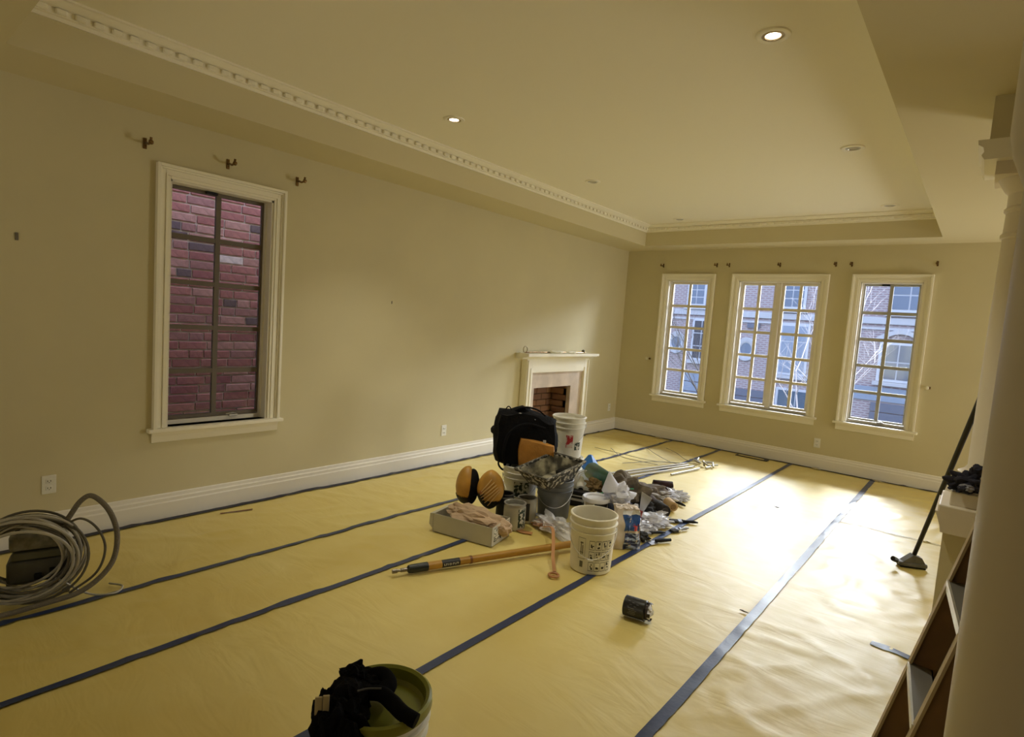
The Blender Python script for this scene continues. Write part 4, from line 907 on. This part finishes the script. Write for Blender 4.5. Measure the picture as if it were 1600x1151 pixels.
# things on the mantel
t = thing('curtain_rod', 'pale curtain rod parts laid along the mantel shelf', 'rod', (-4.22, 0, 1.192))
B().tube([(0, 5.36, .012), (.01, 6.65, .012)], .008).build('rod', BRASS, t); B().lathe([(0, -.02), (.02, -.01), (.026, 0), (.02, .02), (0, .03)], 14, c=(0, 6.62, .022)).build('finial', mat('finial_dark', (.08, .08, .06), .4), t, smooth=True)
B().blob((.05, .30, .035), 61, .5, 2, 3, (.03, 5.95, .02), floor=0).build('wrapped_end', mat('pale_wrap', (.7, .66, .5), .6), t); B().blob((.04, .22, .03), 62, .5, 2, 3, (.03, 6.28, .016), floor=0).build('wrapped_end', mat('pale_wrap', (.7, .66, .5), .6), t)
t = thing('curtain_ring', 'pale ring hook at the left end of the mantel shelf', 'ring', (-4.25, 5.38, 1.236))
B().tube([(0, .038 * math.cos(a), .038 * math.sin(a)) for a in [2 * PI * i / 20 for i in range(20)]], .007, 8, closed=True).build('ring', mat('ring_tan', (.45, .38, .22), .4), t, smooth=True)
# ------------------------------------------------------------------ outside: neighbour's brick wall seen through the side window
MORT = mat('mortar', (.78, .72, .68), .9, bump=.4, bs=60)
XB = -5.27
nb = thing('brick_wall', 'red brick side wall of the neighbouring house outside the left window', 'wall', (XB, 0, 0))
BRW = brick_tex('neighbour_brick_far', (.24, .075, .07), (.17, .05, .055), (.55, .5, .46), 1.0, .215, .077)
b = B(); b.box((-.3, -4, -1.5), (0, 1.40, 4.2)); b.box((-.3, 3.46, -1.5), (0, 8.6, 4.2)); b.box((-.3, 1.40, -1.5), (0, 3.46, .35)); b.box((-.3, 1.40, 2.86), (0, 3.46, 4.2)); b.build('plain_brickwork', BRW, nb)
B().box((-.3, 1.38, .33), (-.012, 3.48, 2.88)).build('mortar_bed', MORT, nb)
bc = [(.38, .145, .135), (.42, .17, .155), (.33, .12, .12), (.48, .25, .22), (.15, .10, .11), (.36, .17, .16), (.75, .62, .58)]
bms = [mat('side_brick_%d' % i, c, .85, var=.16, vs=25, bump=.3, bs=80) for i, c in enumerate(bc)]
protos = []
for i in range(7):
    o = B().bbox((-.06, -.1, -.0315), (.0, .1, .0315), .004, 1).build('brick', bms[i], nb); o.scale = (1, 1, 1); protos.append(o.data); bpy.data.objects.remove(o)
rnd = random.Random(11)
row = 0; z = .39
while z < 2.84:
    yy = 1.42 - rnd.uniform(0, .15)
    while yy < 3.44:
        L = .23 if rnd.random() < .85 else .12
        y0, y1 = max(yy, 1.40), min(yy + L - .011, 3.46)
        if y1 - y0 > .04:
            i = rnd.choices(range(6), (5, 5, 4, 3, 1.2, 3))[0]
            if 1.90 < z < 2.0 and yy > 2.05: i = rnd.choice((6, 6, 3, 5))
            o = bpy.data.objects.new('brick', protos[i]); C.objects.link(o); o.parent = nb
            o.location = (rnd.uniform(-.002, .003), (y0 + y1) / 2, z); o.scale = (1, (y1 - y0) / .2, 1)
        yy += L
    z += .077; row += 1
GR = mat('winter_ground', (.14, .15, .10), .95, var=.3, vs=2)
struct(B().box((-60, -10, -1.6), (40, 70, -1.5)).build('ground', GR)); 
struct(B().box((-40, 14.5, -1.5), (30, 18.5, -1.48)).build('road', mat('asphalt', (.16, .16, .17), .8, var=.1, vs=3)))
# ------------------------------------------------------------------ outside: brick townhouses across the street
FB = [brick_tex('street_brick_%d' % i, c1, c2, (.30, .27, .28), 1.0, .22, .077) for i, (c1, c2) in enumerate([((.20, .105, .11), (.15, .08, .09)), ((.23, .12, .12), (.17, .09, .10)), ((.19, .105, .125), (.15, .08, .10))])]
STONE = mat('pale_stone_band', (.36, .37, .40), .7); FRM = mat('house_window_frame', (.40, .42, .47), .5); HG = mat('house_glass', (.05, .08, .13), .08, spec=.9); DRK = mat('garage_panel', (.10, .11, .15), .5); SLATE = mat('slate_roof', (.10, .10, .12), .8); BLG = mat('pale_blue_panel', (.19, .23, .30), .5)
FY = 22.0
def house(x0, x1, m, label):
    t = thing('townhouse', label, 'house', (0, FY, -1.5), 0, 'brick townhouses across the street')
    B().box((x0, 0, 0), (x1, 7, 6.6)).build('wall', m, t)
    B().prism([(x0, 6.6), (x1, 6.6), (x1 - .8, 8.2), (x0 + .8, 8.2)], -.3, 7.3).build('roof', SLATE, t)
    B().bbox((x0, -.08, 3.80), (x1, 0, 4.02), .02).box((x0, -.05, 3.62), (x1, 0, 3.70)).build('stone_band', STONE, t)
    return t
def hwin(t, x, z, w, h, nx, nz, sill=True, gm=None):
    z += 1.5
    f = B().box((x - w / 2 - .07, -.06, z - h / 2 - .07), (x + w / 2 + .07, 0.0, z + h / 2 + .07)).build('window', FRM, t)
    for i in range(nx):
        for j in range(nz):
            a = x - w / 2 + w * i / nx; c = z - h / 2 + h * j / nz
            B().box((a + .02, -.075, c + .02), (a + w / nx - .02, -.062, c + h / nz - .02)).build('pane', gm or HG, f)
    if sill: B().box((x - w / 2 - .15, -.14, z - h / 2 - .2), (x + w / 2 + .15, 0, z - h / 2 - .08)).build('window_sill', STONE, t)
def oval(t, x, z):
    z += 1.5
    M = Matrix.Translation((x, 0, z)) @ Matrix.Rotation(PI / 2, 4, 'X')
    f = B().lathe([(.20, 0), (.20, .06), (.24, .08), (.36, .08), (.38, 0)], 28, M=M, sq=1.2).build('oval_window', STONE, t, smooth=True)
    B().lathe([(0, .04), (.205, .04)], 28, M=M, sq=1.2).build('pane', HG, f)
def garage(t, x0, x1, z1, m=DRK):
    for i in range(4):
        zz = (z1 + 1.5) * i / 4; B().box((x0, -.07, zz + .02), (x1, -.02, zz + (z1 + 1.5) / 4 - .01)).build('garage_panel', m, t)
t = house(-16.5, -8.2, FB[0], 'brick townhouse across the street seen through the left far window')
hwin(t, -8.95, 3.15, .62, .85, 2, 3); oval(t, -9.62, 1.16); hwin(t, -8.62, 1.35, .62, 1.5, 2, 3, gm=mat('dark_glass', (.02, .02, .03), .1)); garage(t, -9.3, -8.4, .05, BLG); hwin(t, -11.6, 3.1, .9, 1.1, 2, 2); garage(t, -14.5, -12, .3); hwin(t, -13.5, 1.5, 1.2, 1.2, 3, 2)
t = house(-8.0, -3.95, FB[1], 'brick townhouse across the street seen through the wide middle window')
oval(t, -6.87, 1.12); hwin(t, -5.44, 3.2, .75, .9, 2, 3); hwin(t, -5.25, 1.25, .85, 1.7, 2, 3, gm=BLG); garage(t, -7.35, -5.95, -.35); hwin(t, -4.35, 3.1, .45, 1.2, 1, 3, gm=BLG); hwin(t, -4.35, 1.3, .45, 1.6, 1, 3); hwin(t, -5.0, -.75, 1.2, 1.1, 2, 1)
B().box((-6.9, -.09, 2.98 + .45), (-6.45, 0, 3.6)).build('vent_cover', DRK, t)
t = house(-3.7, 6, FB[2], 'brick townhouse across the street seen through the right far window')
hwin(t, -2.0, 3.25, .95, .95, 2, 2); hwin(t, -2.12, 1.1, .95, 1.15, 2, 2)
b = B(); pts = [(-2.75 + 1.3 * i / 12, .0, 3.30 + .28 * math.sin(PI * i / 12)) for i in range(13)]
b.band([(p[0], -.06, p[2]) for p in pts], .14, .16, up=V((0, 1, 0))).build('arch', STONE, t)
garage(t, -2.72, -1.4, -.25); B().box((-3.6, -.05, 1.3), (-1.2, 0, 1.75)).build('siding', BLG, t); hwin(t, .8, 3.2, 1.2, 1.1, 2, 2); hwin(t, .8, 1.2, 1.2, 1.3, 2, 2)
# bare trees
def tree(x, y, h, seed, label, r0=.06, m=None, n=3):
    rnd = random.Random(seed); t = thing('bare_tree', label, 'tree', (x, y, -1.5), 0, 'bare winter trees in the street'); m = m or mat('pale_bark', (.30, .28, .30), .8)
    tk = B(); br = B()
    def grow(b, p, d, L, r, k):
        pts = [p]; q = p.copy(); dd = d.copy()
        for i in range(4):
            dd = (dd + V((rnd.uniform(-.14, .14), rnd.uniform(-.14, .14), rnd.uniform(-.03, .10)))).normalized(); q = q + dd * L / 4; pts.append(q.copy())
        b.tube(pts, [r * (1 - .13 * i) for i in range(5)], 5)
        if k:
            for j in range(3 if k > 1 else 4):
                e = (dd + V((rnd.uniform(-.8, .8), rnd.uniform(-.8, .8), rnd.uniform(-.1, .5)))).normalized()
                grow(br, pts[rnd.choice((2, 3, 4))], e, L * rnd.uniform(.55, .75), r * .5, k - 1)
    grow(tk, V((0, 0, 0)), V((0, 0, 1)), h * .45, r0, n)
    tk.build('trunk', m, t); br.build('branches', m, t)
tree(-2.25, 14.2, 5.0, 3, 'pale bare tree in front of the house at the right', .032, n=4)
tree(-5.0, 13.4, 4.0, 8, 'dark bare tree low in the left far window', .04, mat('dark_bark', (.05, .045, .05), .9), n=4)
tree(-3.35, 15.5, 5.2, 12, 'pale bare tree in front of the middle house', .032, n=4)
